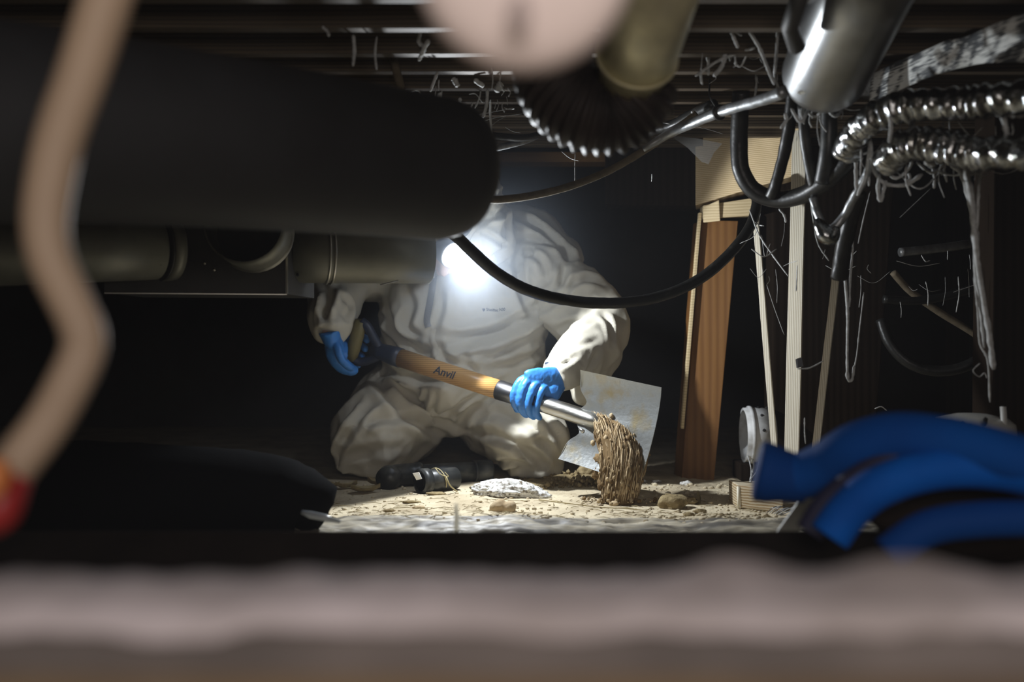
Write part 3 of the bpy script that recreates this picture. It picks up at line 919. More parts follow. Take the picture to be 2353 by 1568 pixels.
def remesh(mb, voxel):
    me = bpy.data.meshes.new('tmp')
    me.from_pydata(mb.v, [], mb.f)
    bm = bmesh.new()
    bm.from_mesh(me)
    bmesh.ops.recalc_face_normals(bm, faces=bm.faces)
    bm.to_mesh(me)
    bm.free()
    o = bpy.data.objects.new('tmp', me)
    C.objects.link(o)
    md = o.modifiers.new('r', 'REMESH')
    md.mode = 'VOXEL'
    md.voxel_size = voxel
    dg = bpy.context.evaluated_depsgraph_get()
    e = o.evaluated_get(dg)
    m2 = e.to_mesh()
    n = len(m2.vertices)
    v = np.empty(n * 3)
    m2.vertices.foreach_get('co', v)
    v = v.reshape(-1, 3)
    f = [tuple(p.vertices) for p in m2.polygons]
    e.to_mesh_clear()
    bpy.data.objects.remove(o)
    bpy.data.meshes.remove(me)
    return v, f


def fnormals(v, f):
    nrm = np.zeros_like(v)
    q = np.array([g if len(g) == 4 else (g[0], g[1], g[2], g[2]) for g in f])
    fn = np.cross(v[q[:, 2]] - v[q[:, 0]], v[q[:, 3]] - v[q[:, 1]])
    for k in range(4):
        np.add.at(nrm, q[:, k], fn)
    return nrm / np.maximum(np.linalg.norm(nrm, axis=1), 1e-12)[:, None]


def smooth(v, f, it, lam=0.5):
    q = np.array([g if len(g) == 4 else (g[0], g[1], g[2], g[2]) for g in f])
    e = np.concatenate([q[:, [0, 1]], q[:, [1, 2]], q[:, [2, 3]], q[:, [3, 0]]])
    e = e[e[:, 0] != e[:, 1]]
    cnt = np.zeros(len(v))
    np.add.at(cnt, e[:, 0], 1)
    np.add.at(cnt, e[:, 1], 1)
    for _ in range(it):
        s = np.zeros_like(v)
        np.add.at(s, e[:, 0], v[e[:, 1]])
        np.add.at(s, e[:, 1], v[e[:, 0]])
        v = v + lam * (s / np.maximum(cnt, 1)[:, None] - v)
    return v


CAM = Vector((0, 0, H))


def onto(bvh, px, py, off=0.0, dflt=2.7):
    d = (W(px, py, 1.0) - CAM).normalized()
    h = bvh.ray_cast(CAM, d)
    if h[0] is None:
        return W(px, py, dflt), Vector((0, -1, 0))
    return h[0] - d * off, h[1]


def creases(v, nrm, bvh, lines):
    """folds: valley with raised shoulders along polylines picked on the front of the cloth"""
    disp = np.zeros(len(v))
    for (pts, amp, wdt) in lines:
        P = crv([(x, y) for x, y in pts], 5)
        Q = np.array([tuple(onto(bvh, *p)[0]) for p in P])
        n = len(Q)
        best = np.full(len(v), 9.0)
        tt = np.zeros(len(v))
        lo, hi = Q.min(0) - 4 * wdt, Q.max(0) + 4 * wdt
        sel = np.where(((v > lo) & (v < hi)).all(1))[0]
        vs = v[sel]
        b = np.full(len(sel), 9.0)
        t_ = np.zeros(len(sel))
        for i in range(n - 1):
            a, c = Q[i], Q[i + 1]
            ac = c - a
            L = (ac @ ac) + 1e-12
            if L > 0.02:
                continue
            t = np.clip(((vs - a) @ ac) / L, 0, 1)
            dd = np.linalg.norm(vs - (a + t[:, None] * ac), axis=1)
            m = dd < b
            b[m] = dd[m]
            t_[m] = (i + t[m]) / (n - 1)
        env = np.sin(np.pi * np.clip(t_, 0.03, 0.97)) ** 0.6
        x = b / (wdt * .78)
        prof = -np.exp(-np.abs(x) ** 1.4) + 0.55 * np.exp(-((x - 1.9) / 0.8) ** 2)
        disp[sel] += 1.35 * amp * env * prof
    return v + nrm * disp[:, None]


def ridged(P, oct=3):
    s, a = 0, 1.0
    for k in range(oct):
        s = s + a * (0.5 - np.abs(perlin(P * 2 ** k + 31 * k)))
        a *= 0.5
    return s


def facets(v, n, seed, cell, tdir=None, elong=.8, power=1.3):
    """crumpled-cloth height: stretched cells whose borders stand up as sharp ridges"""
    r = np.random.RandomState(seed)
    s = v[r.choice(len(v), n, replace=False)]
    t = r.normal(size=(n, 3))
    if tdir is not None:
        t = t * .55 + np.array(tdir)
    t /= np.linalg.norm(t, axis=1)[:, None]
    best = np.full(len(v), 9.0)
    for k in range(n):
        d = v - s[k]
        m = np.where((np.abs(d) < cell * 3.5).all(1))[0]
        dd = d[m]
        q = (dd * dd).sum(1) - elong * (dd @ t[k]) ** 2
        best[m] = np.minimum(best[m], q)
    h = (np.sqrt(np.maximum(best, 0)) / cell) ** power
    h = np.minimum(h, 1.6)
    return h - h.mean()


worker = thing('person', 'person in a white hooded coverall and blue gloves kneeling and digging with a shovel', 'person', W(1030, 1100, 2.9))

cv = MB()
# torso
sections(cv, [(1042, 965, 3.02, .13, .07), (1045, 930, 2.99, .215, .15), (1062, 860, 2.93, .235, .175), (1062, 770, 2.89, .235, .165), (1070, 690, 2.86, .243, .15),
              (1085, 625, 2.85, .235, .125), (1100, 570, 2.84, .17, .11), (1110, 530, 2.80, .09, .085), (1112, 505, 2.78, .06, .06)])
# hunched back and shoulder cloth
cv.ball(W(1135, 572, 2.95), 0.15, 3, squash=(1.22, .9, .84))
sections(cv, [(1150, 560, 2.90, .10, .10), (1215, 555, 2.90, .085, .095), (1275, 590, 2.88, .075, .085), (1318, 630, 2.86, .06, .08)], ref=(0, 0, 1))
# his left arm (right in the photograph)
sections(cv, [(1215, 610, 2.85, .085), (1275, 650, 2.84, .095), (1325, 700, 2.82, .100), (1362, 742, 2.79, .092), (1372, 775, 2.74, .080), (1345, 808, 2.68, .072), (1312, 834, 2.62, .060), (1282, 856, 2.575, .050), (1268, 866, 2.56, .049)], ref=(0, 1, 0))
sections(cv, [(1385, 760, 2.80, .05, .06), (1375, 830, 2.77, .055, .06), (1345, 890, 2.74, .045, .05), (1318, 925, 2.72, .018, .02)])
# his right arm
sections(cv, [(935, 610, 2.86, .09), (870, 615, 2.85, .090), (805, 630, 2.82, .080), (778, 665, 2.78, .074), (768, 710, 2.73, .064), (760, 755, 2.68, .054), (757, 772, 2.665, .047)], ref=(0, 1, 0))
# seat and thighs, knees on the ground
sections(cv, [(950, 930, 3.03, .13), (920, 945, 2.94, .145), (880, 985, 2.84, .130), (842, 1020, 2.755, .106), (822, 1040, 2.70, .082)])
sections(cv, [(1120, 930, 3.03, .13), (1155, 945, 2.94, .14), (1195, 985, 2.84, .124), (1228, 1022, 2.755, .103), (1242, 1040, 2.71, .080)])
cv.ball(W(1040, 905, 3.0), .15, 3, squash=(1.25, .8, .62))
# shanks folded back under
sections(cv, [(822, 1048, 2.73, .076), (850, 1050, 2.95, .072), (890, 1040, 3.15, .060), (905, 1036, 3.24, .045)])
sections(cv, [(1240, 1048, 2.74, .076), (1215, 1050, 2.95, .072), (1190, 1040, 3.15, .060), (1178, 1036, 3.24, .045)])
# pouch of loose cloth at the crotch and waist
sections(cv, [(985, 915, 2.80, .02, .03), (1000, 900, 2.79, .045, .05), (1050, 890, 2.80, .05, .05), (1110, 875, 2.83, .03, .04), (1140, 868, 2.85, .012, .02)], ref=(0, 0, 1))
for i in range(len(cv.v)):                       # nothing of the cloth below the floor
    x, y, z = cv.v[i]
    if z < 0.012:
        cv.v[i] = (x, y, 0.012 + (z - 0.012) * 0.12)
v, f = remesh(cv, 0.0068)
v = smooth(v, f, 10)
nb = fnormals(v, f)
bvh = BVHTree.FromPolygons([Vector(p) for p in v], f)
LN = [
    # chest and belly
    ([(1000, 770), (1075, 778), (1180, 745), (1250, 700)], .020, .020),
    ([(985, 800), (1060, 790), (1150, 765), (1235, 720)], .012, .014),
    ([(1035, 775), (1110, 765), (1170, 740), (1210, 700)], .010, .012),
    ([(890, 690), (905, 740), (935, 790), (985, 815)], .018, .020),
    ([(870, 700), (885, 760), (925, 815)], .014, .016),
    ([(930, 665), (945, 700), (940, 745), (960, 775)], .014, .016),
    ([(1010, 790), (1020, 815), (1050, 835), (1110, 850)], .014, .014),
    ([(1060, 800), (1075, 835), (1100, 865)], .010, .012),
    ([(1130, 850), (1190, 835), (1250, 800)], .018, .018),
    ([(1150, 870), (1210, 850), (1255, 825)], .012, .014),
    ([(1120, 820), (1180, 795), (1240, 750)], .010, .012),
    ([(1000, 760), (1015, 700), (1010, 660)], .010, .012),
    ([(880, 850), (960, 870), (1040, 880)], .016, .016),
    ([(890, 880), (930, 905), (975, 930)], .014, .016),
    # shoulder and back
    ([(1172, 500), (1230, 520), (1285, 560), (1318, 598)], .016, .013),
    ([(1168, 548), (1230, 552), (1285, 575), (1310, 605)], .013, .012),
    ([(1210, 580), (1245, 600), (1255, 640)], .010, .011),
    ([(1298, 610), (1292, 640), (1280, 665)], .014, .012),
    ([(1190, 590), (1192, 640), (1205, 700), (1225, 720)], .020, .016),
    ([(1205, 705), (1240, 690), (1275, 668)], .013, .012),
    # upper arm, elbow, forearm
    ([(1215, 710), (1262, 700), (1320, 650)], .010, .012),
    ([(1300, 655), (1345, 645), (1390, 665)], .010, .012),
    ([(1280, 760), (1330, 735), (1370, 700)], .007, .013),
    ([(1275, 785), (1320, 765), (1372, 735)], .004, .010),
    ([(1300, 800), (1345, 792), (1375, 778)], .003, .009),
    ([(1385, 720), (1403, 745), (1405, 790)], .008, .011),
    ([(1285, 815), (1320, 820), (1345, 838)], .004, .007),
    ([(1270, 838), (1300, 834), (1330, 815)], .004, .007),
    ([(1340, 875), (1360, 840), (1375, 810)], .007, .011),
    # other sleeve
    ([(745, 655), (757, 690), (730, 735)], .016, .013),
    ([(770, 660), (750, 700), (745, 745)], .014, .012),
    ([(780, 680), (805, 700), (800, 730)], .010, .012),
    # hips and thighs
    ([(862, 865), (905, 930), (960, 975), (1025, 1000)], .022, .020),
    ([(1045, 985), (1000, 960), (960, 925)], .018, .017),
    ([(1055, 985), (1075, 950), (1120, 920)], .016, .016),
    ([(1060, 990), (1130, 1000), (1220, 1040), (1260, 1085)], .012, .016),
    ([(1090, 960), (1150, 950), (1230, 985), (1275, 1060)], .012, .018),
    ([(820, 985), (880, 960), (960, 970)], .014, .018),
    ([(790, 1010), (820, 960), (850, 930)], .014, .018),
    ([(770, 1060), (830, 1040), (930, 1030)], .010, .018),
    ([(760, 1080), (775, 1040), (800, 1000)], .012, .014),
    ([(1130, 1065), (1180, 1062), (1235, 1085)], .010, .010),
    ([(1140, 1082), (1190, 1078), (1230, 1096)], .009, .009),
    ([(1200, 1010), (1255, 1020), (1290, 1070)], .010, .012),
    ([(1245, 960), (1275, 1000), (1298, 1060)], .012, .013),
    ([(985, 900), (975, 930), (990, 950)], .010, .009),
    ([(1005, 895), (1000, 930), (1015, 945)], .010, .009),
    ([(1010, 950), (1060, 925), (1110, 905)], .012, .011),
]
v = creases(v, nb, bvh, LN)
v0 = v.copy()
arm_w = 1 - .75 * np.exp(-(np.linalg.norm(v0 - np.array(W(1325, 808, 2.64)), axis=1) / .10) ** 2)
v = v + nb * arm_w[:, None] * (0.016 * (ridged(v0 * np.array([5.0, 5.0, 4.0]) + 3.1, 2) - .3) + 0.015 * facets(v0, 210, 3, .055, (.6, 0, .35)) + 0.0042 * facets(v0, 1100, 8, .024, None, .85))[:, None]
v[:, 2] = np.maximum(v[:, 2], 0.010)
v = smooth(v, f, 1, .4)
SB = BVHTree.FromPolygons([Vector(p) for p in v], f)
mb = MB()
mb.add(v, f)
suit = mb.build('coverall', MT['suit'], worker)
suit['label'] = 'crumpled white hooded coverall'

Fd = Vector((0.10, -0.50, -0.86)).normalized()       # where the face looks
Up = (Vector((0.0, -0.8, 0.6)) - Fd * Vector((0.0, -0.8, 0.6)).dot(Fd)).normalized()
Rt = Fd.cross(Up).normalized()
HC = LAMP - Vector((0.62, -0.58, -0.40)).normalized() * .080 - Fd * .098 - Up * .060      # the lamp sits on the forehead


def hp(r, u, fw):
    return HC + Rt * r + Up * u + Fd * fw


# hood: peaked cloth beside and behind the bowed head
hd = MB()
sections(hd, [(1118, 575, 2.80, .075, .075), (1108, 530, 2.75, .088, .080), (1098, 480, 2.72, .086, .085), (1108, 440, 2.72, .062, .07), (1130, 412, 2.73, .030, .04), (1142, 398, 2.735, .008, .012)])
sections(hd, [(1150, 425, 2.70, .010, .03), (1142, 470, 2.69, .022, .05), (1135, 520, 2.69, .034, .05), (1130, 560, 2.70, .030, .045), (1138, 578, 2.71, .010, .012)])
hd.ball(W(1050, 500, 2.70), .105, 3, squash=(1.0, .9, 1.0))
A = MB()
A.ball((0, 0, 0), 1.0, 4)
k0 = len(hd.v)
hd.v += [tuple(hp(x * .092, y * .116 + .018, z * .114 - .030)) for x, y, z in A.v]
hd.f += [tuple(k + k0 for k in q) for q in A.f]
hv, hf = remesh(hd, 0.0055)
hv = smooth(hv, hf, 6)
hn = fnormals(hv, hf)
hb = BVHTree.FromPolygons([Vector(p) for p in hv], hf)
HL = [
    ([(1098, 520), (1125, 495), (1150, 490), (1168, 470)], .014, .012),
    ([(1112, 470), (1130, 480), (1160, 462)], .012, .010),
    ([(1125, 435), (1140, 450), (1160, 440)], .010, .009),
    ([(1110, 535), (1130, 545), (1160, 565)], .010, .008),
    ([(1108, 560), (1122, 590), (1130, 600)], .008, .008),
]
hv = creases(hv, hn, hb, HL)
hv = hv + hn * (0.010 * facets(hv, 40, 5, .045, (0, 0, 1)) + 0.004 * facets(hv, 180, 6, .022))[:, None]
mb = MB()
mb.add(hv, hf)
hood = mb.build('hood', MT['suit'], suit)


def ribbon(bvh, pts, wpx, off):
    """flat strip lying on the cloth"""
    P = crv(pts, 6)
    mb = MB()
    for i, p in enumerate(P):
        q = P[min(i + 1, len(P) - 1)] - P[max(i - 1, 0)]
        nx, nyy = -q[1], q[0]
        L = math.hypot(nx, nyy)
        for s in (-1, -.35, .35, 1):
            a, _ = onto(bvh, p[0] + nx / L * wpx / 2 * s, p[1] + nyy / L * wpx / 2 * s, off + (0.0022 if abs(s) < .5 else 0))
            mb.v.append(tuple(a))
    for i in range(len(P) - 1):
        for k in range(3):
            mb.f.append((i * 4 + k, (i + 1) * 4 + k, (i + 1) * 4 + k + 1, i * 4 + k + 1))
    return mb


zp = ribbon(SB, [(997, 634), (993, 665), (987, 700), (981, 735), (984, 752)], 15, .003).build('zipper', MT['zipper'], suit)
zp['label'] = 'grey front zipper'
q, _ = onto(SB, 996, 634, .006)
MB().ball(q, .0065, 2, squash=(.8, .5, 1.3)).build('zipper_pull', MT['steel'], suit)
ribbon(SB, [(996, 756), (993, 780), (1001, 800), (994, 822), (990, 838)], 12, .003).build('zipper_flap', MT['suit'], suit)


def lettering(name, text, bvh, x0, y0, size, ang, m, parent, bend=None, bold=.0, squeeze=1.0, off=.0022, italic=0.0):
    cu = bpy.data.curves.new('t', 'FONT')
    cu.body = text
    cu.size = 1.0
    cu.offset = bold
    cu.shear = italic
    o = bpy.data.objects.new('t', cu)
    C.objects.link(o)
    dg = bpy.context.evaluated_depsgraph_get()
    e = o.evaluated_get(dg)
    me = e.to_mesh()
    bm = bmesh.new()
    bm.from_mesh(me)
    bmesh.ops.triangulate(bm, faces=bm.faces)
    bmesh.ops.subdivide_edges(bm, edges=bm.edges, cuts=3, use_grid_fill=True)
    bmesh.ops.triangulate(bm, faces=bm.faces)
    bm.verts.index_update()
    V = [(p.co.x * squeeze, p.co.y) for p in bm.verts]
    Fc = [tuple(q.index for q in p.verts) for p in bm.faces]
    bm.free()
    e.to_mesh_clear()
    bpy.data.objects.remove(o)
    mb = MB()
    ca, sa = math.cos(ang), math.sin(ang)
    for (x, y) in V:
        X, Y = x * size, -y * size
        if bend:
            Y += bend(x * size)
        a, _ = onto(bvh, x0 + X * ca - Y * sa, y0 + X * sa + Y * ca, off)
        mb.v.append(tuple(a))
    mb.f = Fc
    return mb.build(name, m, parent, smooth=False)


lettering('lettering', 'Shieldtec N30', SB, 1117, 714.5, 9.6, 0.02, MT['ink'], suit, bend=lambda x: -0.0042 * max(0, x - 26) ** 2 + .05 * x * (x < 30), bold=.012, squeeze=.80)
mb = MB()
for (x, y) in ((1108, 709.5), (1112, 709), (1115, 710), (1114.5, 713), (1111.5, 716.5), (1109, 714)):
    mb.v.append(tuple(onto(SB, x, y, .0022)[0]))
mb.f = [(0, 1, 2, 3, 4, 5)]
mb.build('shield_mark', MT['ink'], suit, smooth=False)

# body: bowed head, neck and the trunk and limbs inside the coverall, one surface
bd_ = MB()
A = MB()
A.ball((0, 0, 0), 1.0, 4)
for (x, y, z) in A.v:                      # skull and face: x right, y up, z forward
    r = Vector((x, y, z))
    X, Y, Z = x * .074, y * .098, z * .092
    if y < -0.1:
        X *= 1 - .38 * (-y - .1)
        Y = y * .118
    if z < 0:
        Z *= 1.05
    bd_.v.append(tuple(hp(X, Y, Z)))
bd_.f = list(A.f)
bd_.tube([hp(0, .025, .088), hp(0, -.012, .098), hp(0, -.030, .108), hp(0, -.036, .096)], [.008, .011, .015, .009], 12)     # nose
for s in (-1, 1):
    bd_.tube([hp(s * .012, -.034, .092), hp(s * .016, -.036, .09)], [.007, .006], 8)
    bd_.tube([hp(s * .072, .018, -.005), hp(s * .080, .0, -.012), hp(s * .074, -.030, -.006)], [.010, .016, .009], 10)        # ears
    bd_.tube([hp(s * .012, .030, .084), hp(s * .032, .035, .082), hp(s * .05, .026, .070)], [.006, .007, .005], 8)           # brow
bd_.tube([hp(-.022, -.060, .084), hp(0, -.058, .093), hp(.022, -.060, .084)], [.005, .007, .005], 8)                          # lips
bd_.tube([hp(-.020, -.068, .082), hp(0, -.068, .090), hp(.020, -.068, .082)], [.005, .007, .005], 8)
bd_.tube([hp(0, -.05, -.03), HC.lerp(W(1100, 580, 2.86), .5), W(1095, 585, 2.88)], [.055, .055, .07], 20)                     # neck
sections(bd_, [(1095, 590, 2.88, .10, .07), (1085, 650, 2.88, .17, .09), (1065, 760, 2.92, .15, .095), (1055, 870, 2.97, .14, .10), (1045, 955, 3.03, .15, .11)])
for L in ([(1190, 620, 2.87, .05), (1330, 705, 2.84, .042), (1372, 755, 2.79, .036), (1325, 825, 2.66, .030), (1280, 862, 2.575, .024)],
          [(960, 620, 2.87, .05), (830, 640, 2.86, .042), (775, 670, 2.79, .036), (766, 720, 2.73, .030), (758, 770, 2.665, .024)],
          [(960, 950, 3.02, .08), (880, 985, 2.88, .062), (832, 1030, 2.79, .044), (850, 1046, 2.95, .040), (890, 1045, 3.15, .035), (905, 1040, 3.30, .03)],
          [(1120, 950, 3.02, .08), (1190, 985, 2.88, .062), (1230, 1030, 2.79, .044), (1215, 1046, 2.95, .040), (1190, 1045, 3.15, .035), (1178, 1040, 3.30, .03)]):
    sections(bd_, L)
bv, bf = remesh(bd_, 0.0055)
bv = smooth(bv, bf, 4)
mb = MB()
mb.add(bv, bf)
body = mb.build('body', MT['skin'], worker)
for s in (-1, 1):
    e = MB()
    e.ball(hp(s * .030, .016, .078), .0115, 2)
    e.build('eye', MT['paper'], body)
    e = MB()
    e.ball(hp(s * .030, .015, .0875), .0052, 2, squash=(1, .6, 1))
    e.build('iris', MT['ink'], body)
mb = MB()                                  # short hair over the crown
A = MB()
A.ball((0, 0, 0), 1.0, 4)
keep = {}
for i, (x, y, z) in enumerate(A.v):
    if y > .25 + .45 * max(z, 0) or (z < -.2 and y > -.55):
        keep[i] = len(mb.v)
        mb.v.append(tuple(hp(x * .080, y * .104, z * (.097 if z > 0 else .103))))
mb.f = [tuple(keep[k] for k in q) for q in A.f if all(k in keep for k in q)]
mb.build('hair', MT['hair'], worker)
for (sx_, L) in ((-1, [(905, 1040, 3.22, .042, .05), (915, 1044, 3.33, .045, .055), (925, 1030, 3.42, .04, .05), (930, 1000, 3.44, .03, .04)]),
                 (1, [(1178, 1040, 3.22, .042, .05), (1170, 1044, 3.33, .045, .055), (1160, 1030, 3.42, .04, .05), (1155, 1000, 3.44, .03, .04)])):
    m_ = sections(MB(), L)
    m_.v = [(x, y, max(z, .008)) for x, y, z in m_.v]
    m_.build('boot', MT['abs_pipe'], worker)

# ------------------------------------------------------------------ shovel
A0, A1 = W(905, 818, 2.70), W(1390, 975, 2.455)
sh_ax = (A1 - A0).normalized()


def axp(px):                               # point of the shaft axis under a pixel column
    lo_, hi_ = -0.5, 1.6
    for _ in range(50):
        m = (lo_ + hi_) / 2
        p = A0.lerp(A1, m)
        x = 1176.5 + p.x / p.y * FX
        if x < px:
            lo_ = m
        else:
            hi_ = m
    return A0.lerp(A1, lo_)


shovel = thing('shovel', 'square shovel with wooden shaft held in both blue gloves, soil sliding off its blade', 'shovel', W(1420, 1110, 2.4))
R0 = 0.0252
sh = MB().tube([axp(918), axp(1000), axp(1080), axp(1146)], [R0, R0, R0, R0], 28)
SHB = BVHTree.FromPolygons([Vector(p) for p in sh.v], sh.f)
shaft = sh.build('shaft', MT['shaft'], shovel)
shaft['label'] = 'varnished yellow-brown wooden shaft'
lettering('lettering', 'Anvil', SHB, 995, 857, 26, 0.31, MT['ink'], shaft, squeeze=.92, bold=.02, off=.0009, italic=.12)
MB().tube([axp(1143), axp(1146), axp(1200), axp(1203)], [R0 - .001, R0 + .0012, R0 - .001, R0 - .003], 28).build('collar', MT['darksteel'], shovel)
# D handle
MB().tube([axp(858), axp(880), axp(905), axp(921)], [.020, .023, R0 + .0015, R0 + .0018], 24).build('ferrule', MT['navy'], shovel)
g0, g1 = W(830, 738, 2.70), W(806, 826, 2.735)
MB().tube(crv([tuple(axp(880)), tuple(W(866, 790, 2.71)), tuple(W(845, 752, 2.70)), tuple(g0)], 6), .0125, 16).build('handle_arm', MT['navy'], shovel)
MB().tube(crv([tuple(axp(880)), tuple(W(862, 822, 2.725)), tuple(W(832, 832, 2.735)), tuple(g1)], 6), .0125, 16).build('handle_arm', MT['navy'], shovel)
MB().tube([g0, g0.lerp(g1, .3), g0.lerp(g1, .7), g1], [.0165, .0185, .0185, .0165], 20).build('grip', MT['olive'], shovel)

# blade
Lc, Tc = W(1331, 957, 2.485), W(1501, 1004, 2.375)
bl_l = (Tc - Lc)
bl_len = bl_l.length
bl_l.normalize()
wv_ = Vector((0.053, 0, 0.195))
bl_w = (wv_ - bl_l * wv_.dot(bl_l)).normalized()
bl_n = bl_l.cross(bl_w).normalized()
if bl_n.y > 0:
    bl_n = -bl_n
nu, nv = 28, 29
mb = MB()
fr = []
for i in range(nu):
    for j in range(nv):
        u = i / (nu - 1)
        s = 2 * j / (nv - 1) - 1
        hw = 0.113 + .006 * u
        # back edge dips in on both sides of the socket
        start = -.006 + .024 * math.exp(-((abs(s) - .34) / .17) ** 2)
        x = start + (bl_len - start + .004 * (1 - s * s)) * u
        lift = 0.020 * abs(s) ** 3.0 * (1 - .35 * u) + .022 * (1 - u) ** 3 * (abs(s) ** .5) + 0.010 * u * u
        rib = .007 * math.exp(-(s / .14) ** 2) * (1 - u) ** 1.2
        mb.v.append(tuple(Lc + bl_l * x + bl_w * (hw * s) + bl_n * (lift + rib)))
for (i) in range(nu - 1):
    for j in range(nv - 1):
        mb.f.append((i * nv + j, i * nv + j + 1, (i + 1) * nv + j + 1, (i + 1) * nv + j))
nvt = len(mb.v)
back = [tuple(Vector(p) - bl_n * .0022) for p in mb.v]
mb.v += back
mb.f += [tuple(k + nvt for k in reversed(q)) for q in mb.f[:]]
rim = [(0, j) for j in range(nv)] + [(i, nv - 1) for i in range(1, nu)] + [(nu - 1, j) for j in range(nv - 2, -1, -1)] + [(i, 0) for i in range(nu - 2, 0, -1)]
ids = [i * nv + j for i, j in rim]
for a, b in zip(ids, ids[1:] + ids[:1]):
    mb.f.append((b, a, a + nvt, b + nvt))
BLB = BVHTree.FromPolygons([Vector(p) for p in mb.v[:nvt]], mb.f[:(nu - 1) * (nv - 1)])
blade = mb.build('blade', MT['blade'], shovel, auto=40)
# turned steps along the back edge
for s in (-1, 1):
    a = Lc + bl_w * (s * .113) + bl_l * (-.006) + bl_n * .0415
    b = Lc + bl_w * (s * .068) + bl_l * (-.003) + bl_n * .0215
    t = -bl_l * .004 - bl_n * .020
    MB().prism([a, b, b + t * .9, a + t, a - bl_n * .003, b - bl_n * .003, b + t * .9 - bl_n * .003, a + t - bl_n * .003]).build('foot_step', MT['blade'], shovel, smooth=False, bevel=.0008)
MB().tube([axp(1196), axp(1240), axp(1300), axp(1345), Lc + bl_l * .045 + bl_n * .010, Lc + bl_l * .085 + bl_n * .006], [R0 - .004, R0 - .004, .0215, .0215, (.0185, .020), (.006, .008)], 24).build('socket', MT['steel'], shovel)
MB().tube([W(1331, 985, 2.47), W(1340, 992, 2.465), W(1345, 1000, 2.465)], [.004, .0065, .003], 10).build('rivet', MT['steel'], shovel)

# ------------------------------------------------------------------ gloves


def finger(mb, pts, r):
    P = crv([tuple(W(*p)) for p in pts], 5)
    n = len(P)
    rr = [r * (1.08 - .22 * i / (n - 1)) for i in range(n)]
    rr[-1] = r * .45
    rr[-2] = r * .78
    mb.tube(P, rr, 12)


def glove(build, name='glove'):
    mb = MB()
    build(mb)
    v, f = remesh(mb, 0.0024)
    v = smooth(v, f, 3)
    n = fnormals(v, f)
    v = v + n * (0.0016 * (ridged(v * 55 + 2, 2) - .3))[:, None]
    m2 = MB()
    m2.add(v, f)
    return m2.build(name, MT['glove'], worker)


def left_glove(mb):
    D = 2.545
    # wrist to knuckles
    sections(mb, [(1290, 864, D + .025, .028, .022), (1278, 876, D + .005, .040, .020), (1252, 884, D - .012, .044, .018), (1226, 884, D - .022, .043, .016), (1212, 888, D - .026, .038, .012)], ref=(0, 0, 1))
    k = D - .030
    finger(mb, [(1232, 870, k + .02), (1200, 872, k + .008), (1182, 900, k), (1181, 926, k + .006), (1196, 948, k + .03)], .0100)
    finger(mb, [(1236, 874, k + .014), (1212, 877, k - .004), (1197, 910, k - .010), (1197, 938, k - .002), (1212, 958, k + .026)], .0108)
    finger(mb, [(1244, 884, k + .012), (1229, 886, k - .006), (1215, 920, k - .012), (1215, 945, k - .004), (1228, 962, k + .024)], .0104)
    finger(mb, [(1256, 892, k + .012), (1246, 896, k - .006), (1236, 924, k - .010), (1233, 948, k - .002), (1242, 964, k + .022)], .0094)
    # thumb runs round behind the shaft, its tip showing under the index finger
    finger(mb, [(1268, 880, D + .03), (1240, 872, D + .062), (1208, 890, D + .070), (1190, 925, D + .055), (1188, 947, D + .034)], .0118)
    # heel of the hand
    sections(mb, [(1280, 884, D + .005, .022, .018), (1268, 902, D - .008, .027, .020), (1250, 912, D - .016, .018, .014)], ref=(0, 0, 1))


g = glove(left_glove)
g['label'] = 'blue glove gripping the steel collar of the shovel'


def right_glove(mb):
    D = 2.70
    sections(mb, [(757, 760, D - .03, .032, .030), (764, 782, D - .02, .034, .024), (780, 802, D + .0, .040, .020), (796, 806, D + .008, .038, .016)], ref=(0, 1, 0))
    finger(mb, [(776, 782, D + .03), (806, 772, D + .055), (836, 776, D + .050), (845, 786, D + .025)], .0105)
    finger(mb, [(776, 798, D + .03), (804, 792, D + .060), (832, 796, D + .055), (842, 806, D + .028)], .0108)
    finger(mb, [(776, 812, D + .03), (800, 812, D + .066), (826, 816, D + .060), (836, 824, D + .034)], .0102)
    finger(mb, [(774, 824, D + .02), (796, 832, D + .060), (816, 838, D + .060), (826, 842, D + .040)], .0094)
    sections(mb, [(764, 790, D - .01, .022), (770, 815, D - .01, .024), (785, 838, D - .0, .022), (806, 850, D + .01, .017), (820, 852, D + .02, .010)], ref=(0, 1, 0))
    finger(mb, [(770, 785, D - .03), (776, 800, D - .045), (784, 825, D - .048), (800, 842, D - .040), (812, 848, D - .030)], .0115)


g = glove(right_glove)
g['label'] = 'blue glove in shadow closed on the handle grip'

# ------------------------------------------------------------------ headlamp
hl = thing('headlamp', 'glaring white headlamp strapped to the bowed head of the worker', 'headlamp', LAMP)
aim = Vector((0.62, -0.58, -0.40)).normalized()
LH = LAMP - aim * .036          # the housing sits behind the bright lens
MB().tube([LH - aim * .050, LH - aim * .046, LH - aim * .010, LH - aim * .004, LH - aim * .003], [.018, .028, .033, .0335, .031], 28).build('lamp_housing', MT['housing'], hl)
MB().tube([LH - aim * .0035, LH + aim * .008, LH + aim * .018, LH + aim * .026, LH + aim * .030], [.031, .030, .025, .015, .004], 28).build('lens', emit('lamp_lens', (0.90, 0.95, 1.0), 14), hl)
st = []
for k in range(41):
    a = 2 * math.pi * k / 40
    st.append(hp(math.sin(a) * .0935, .056 + .012 * math.cos(a), -.022 + math.cos(a) * .112))
MB().tube(st, [(.011, .0022)] * 41, 8, cap=False, ref=Up).build('strap', MT['tie'], hl)
MB().tube([hp(0, .052, .098), LH - aim * .045], [.016, .014], 12).build('bracket', MT['tie'], hl)
spot = lamp('headlamp_beam', 'SPOT', LAMP + aim * .002, 31, (0.90, 0.95, 1.0), aim=aim, spot_size=math.radians(164), spot_blend=0.10, shadow_soft_size=0.012)
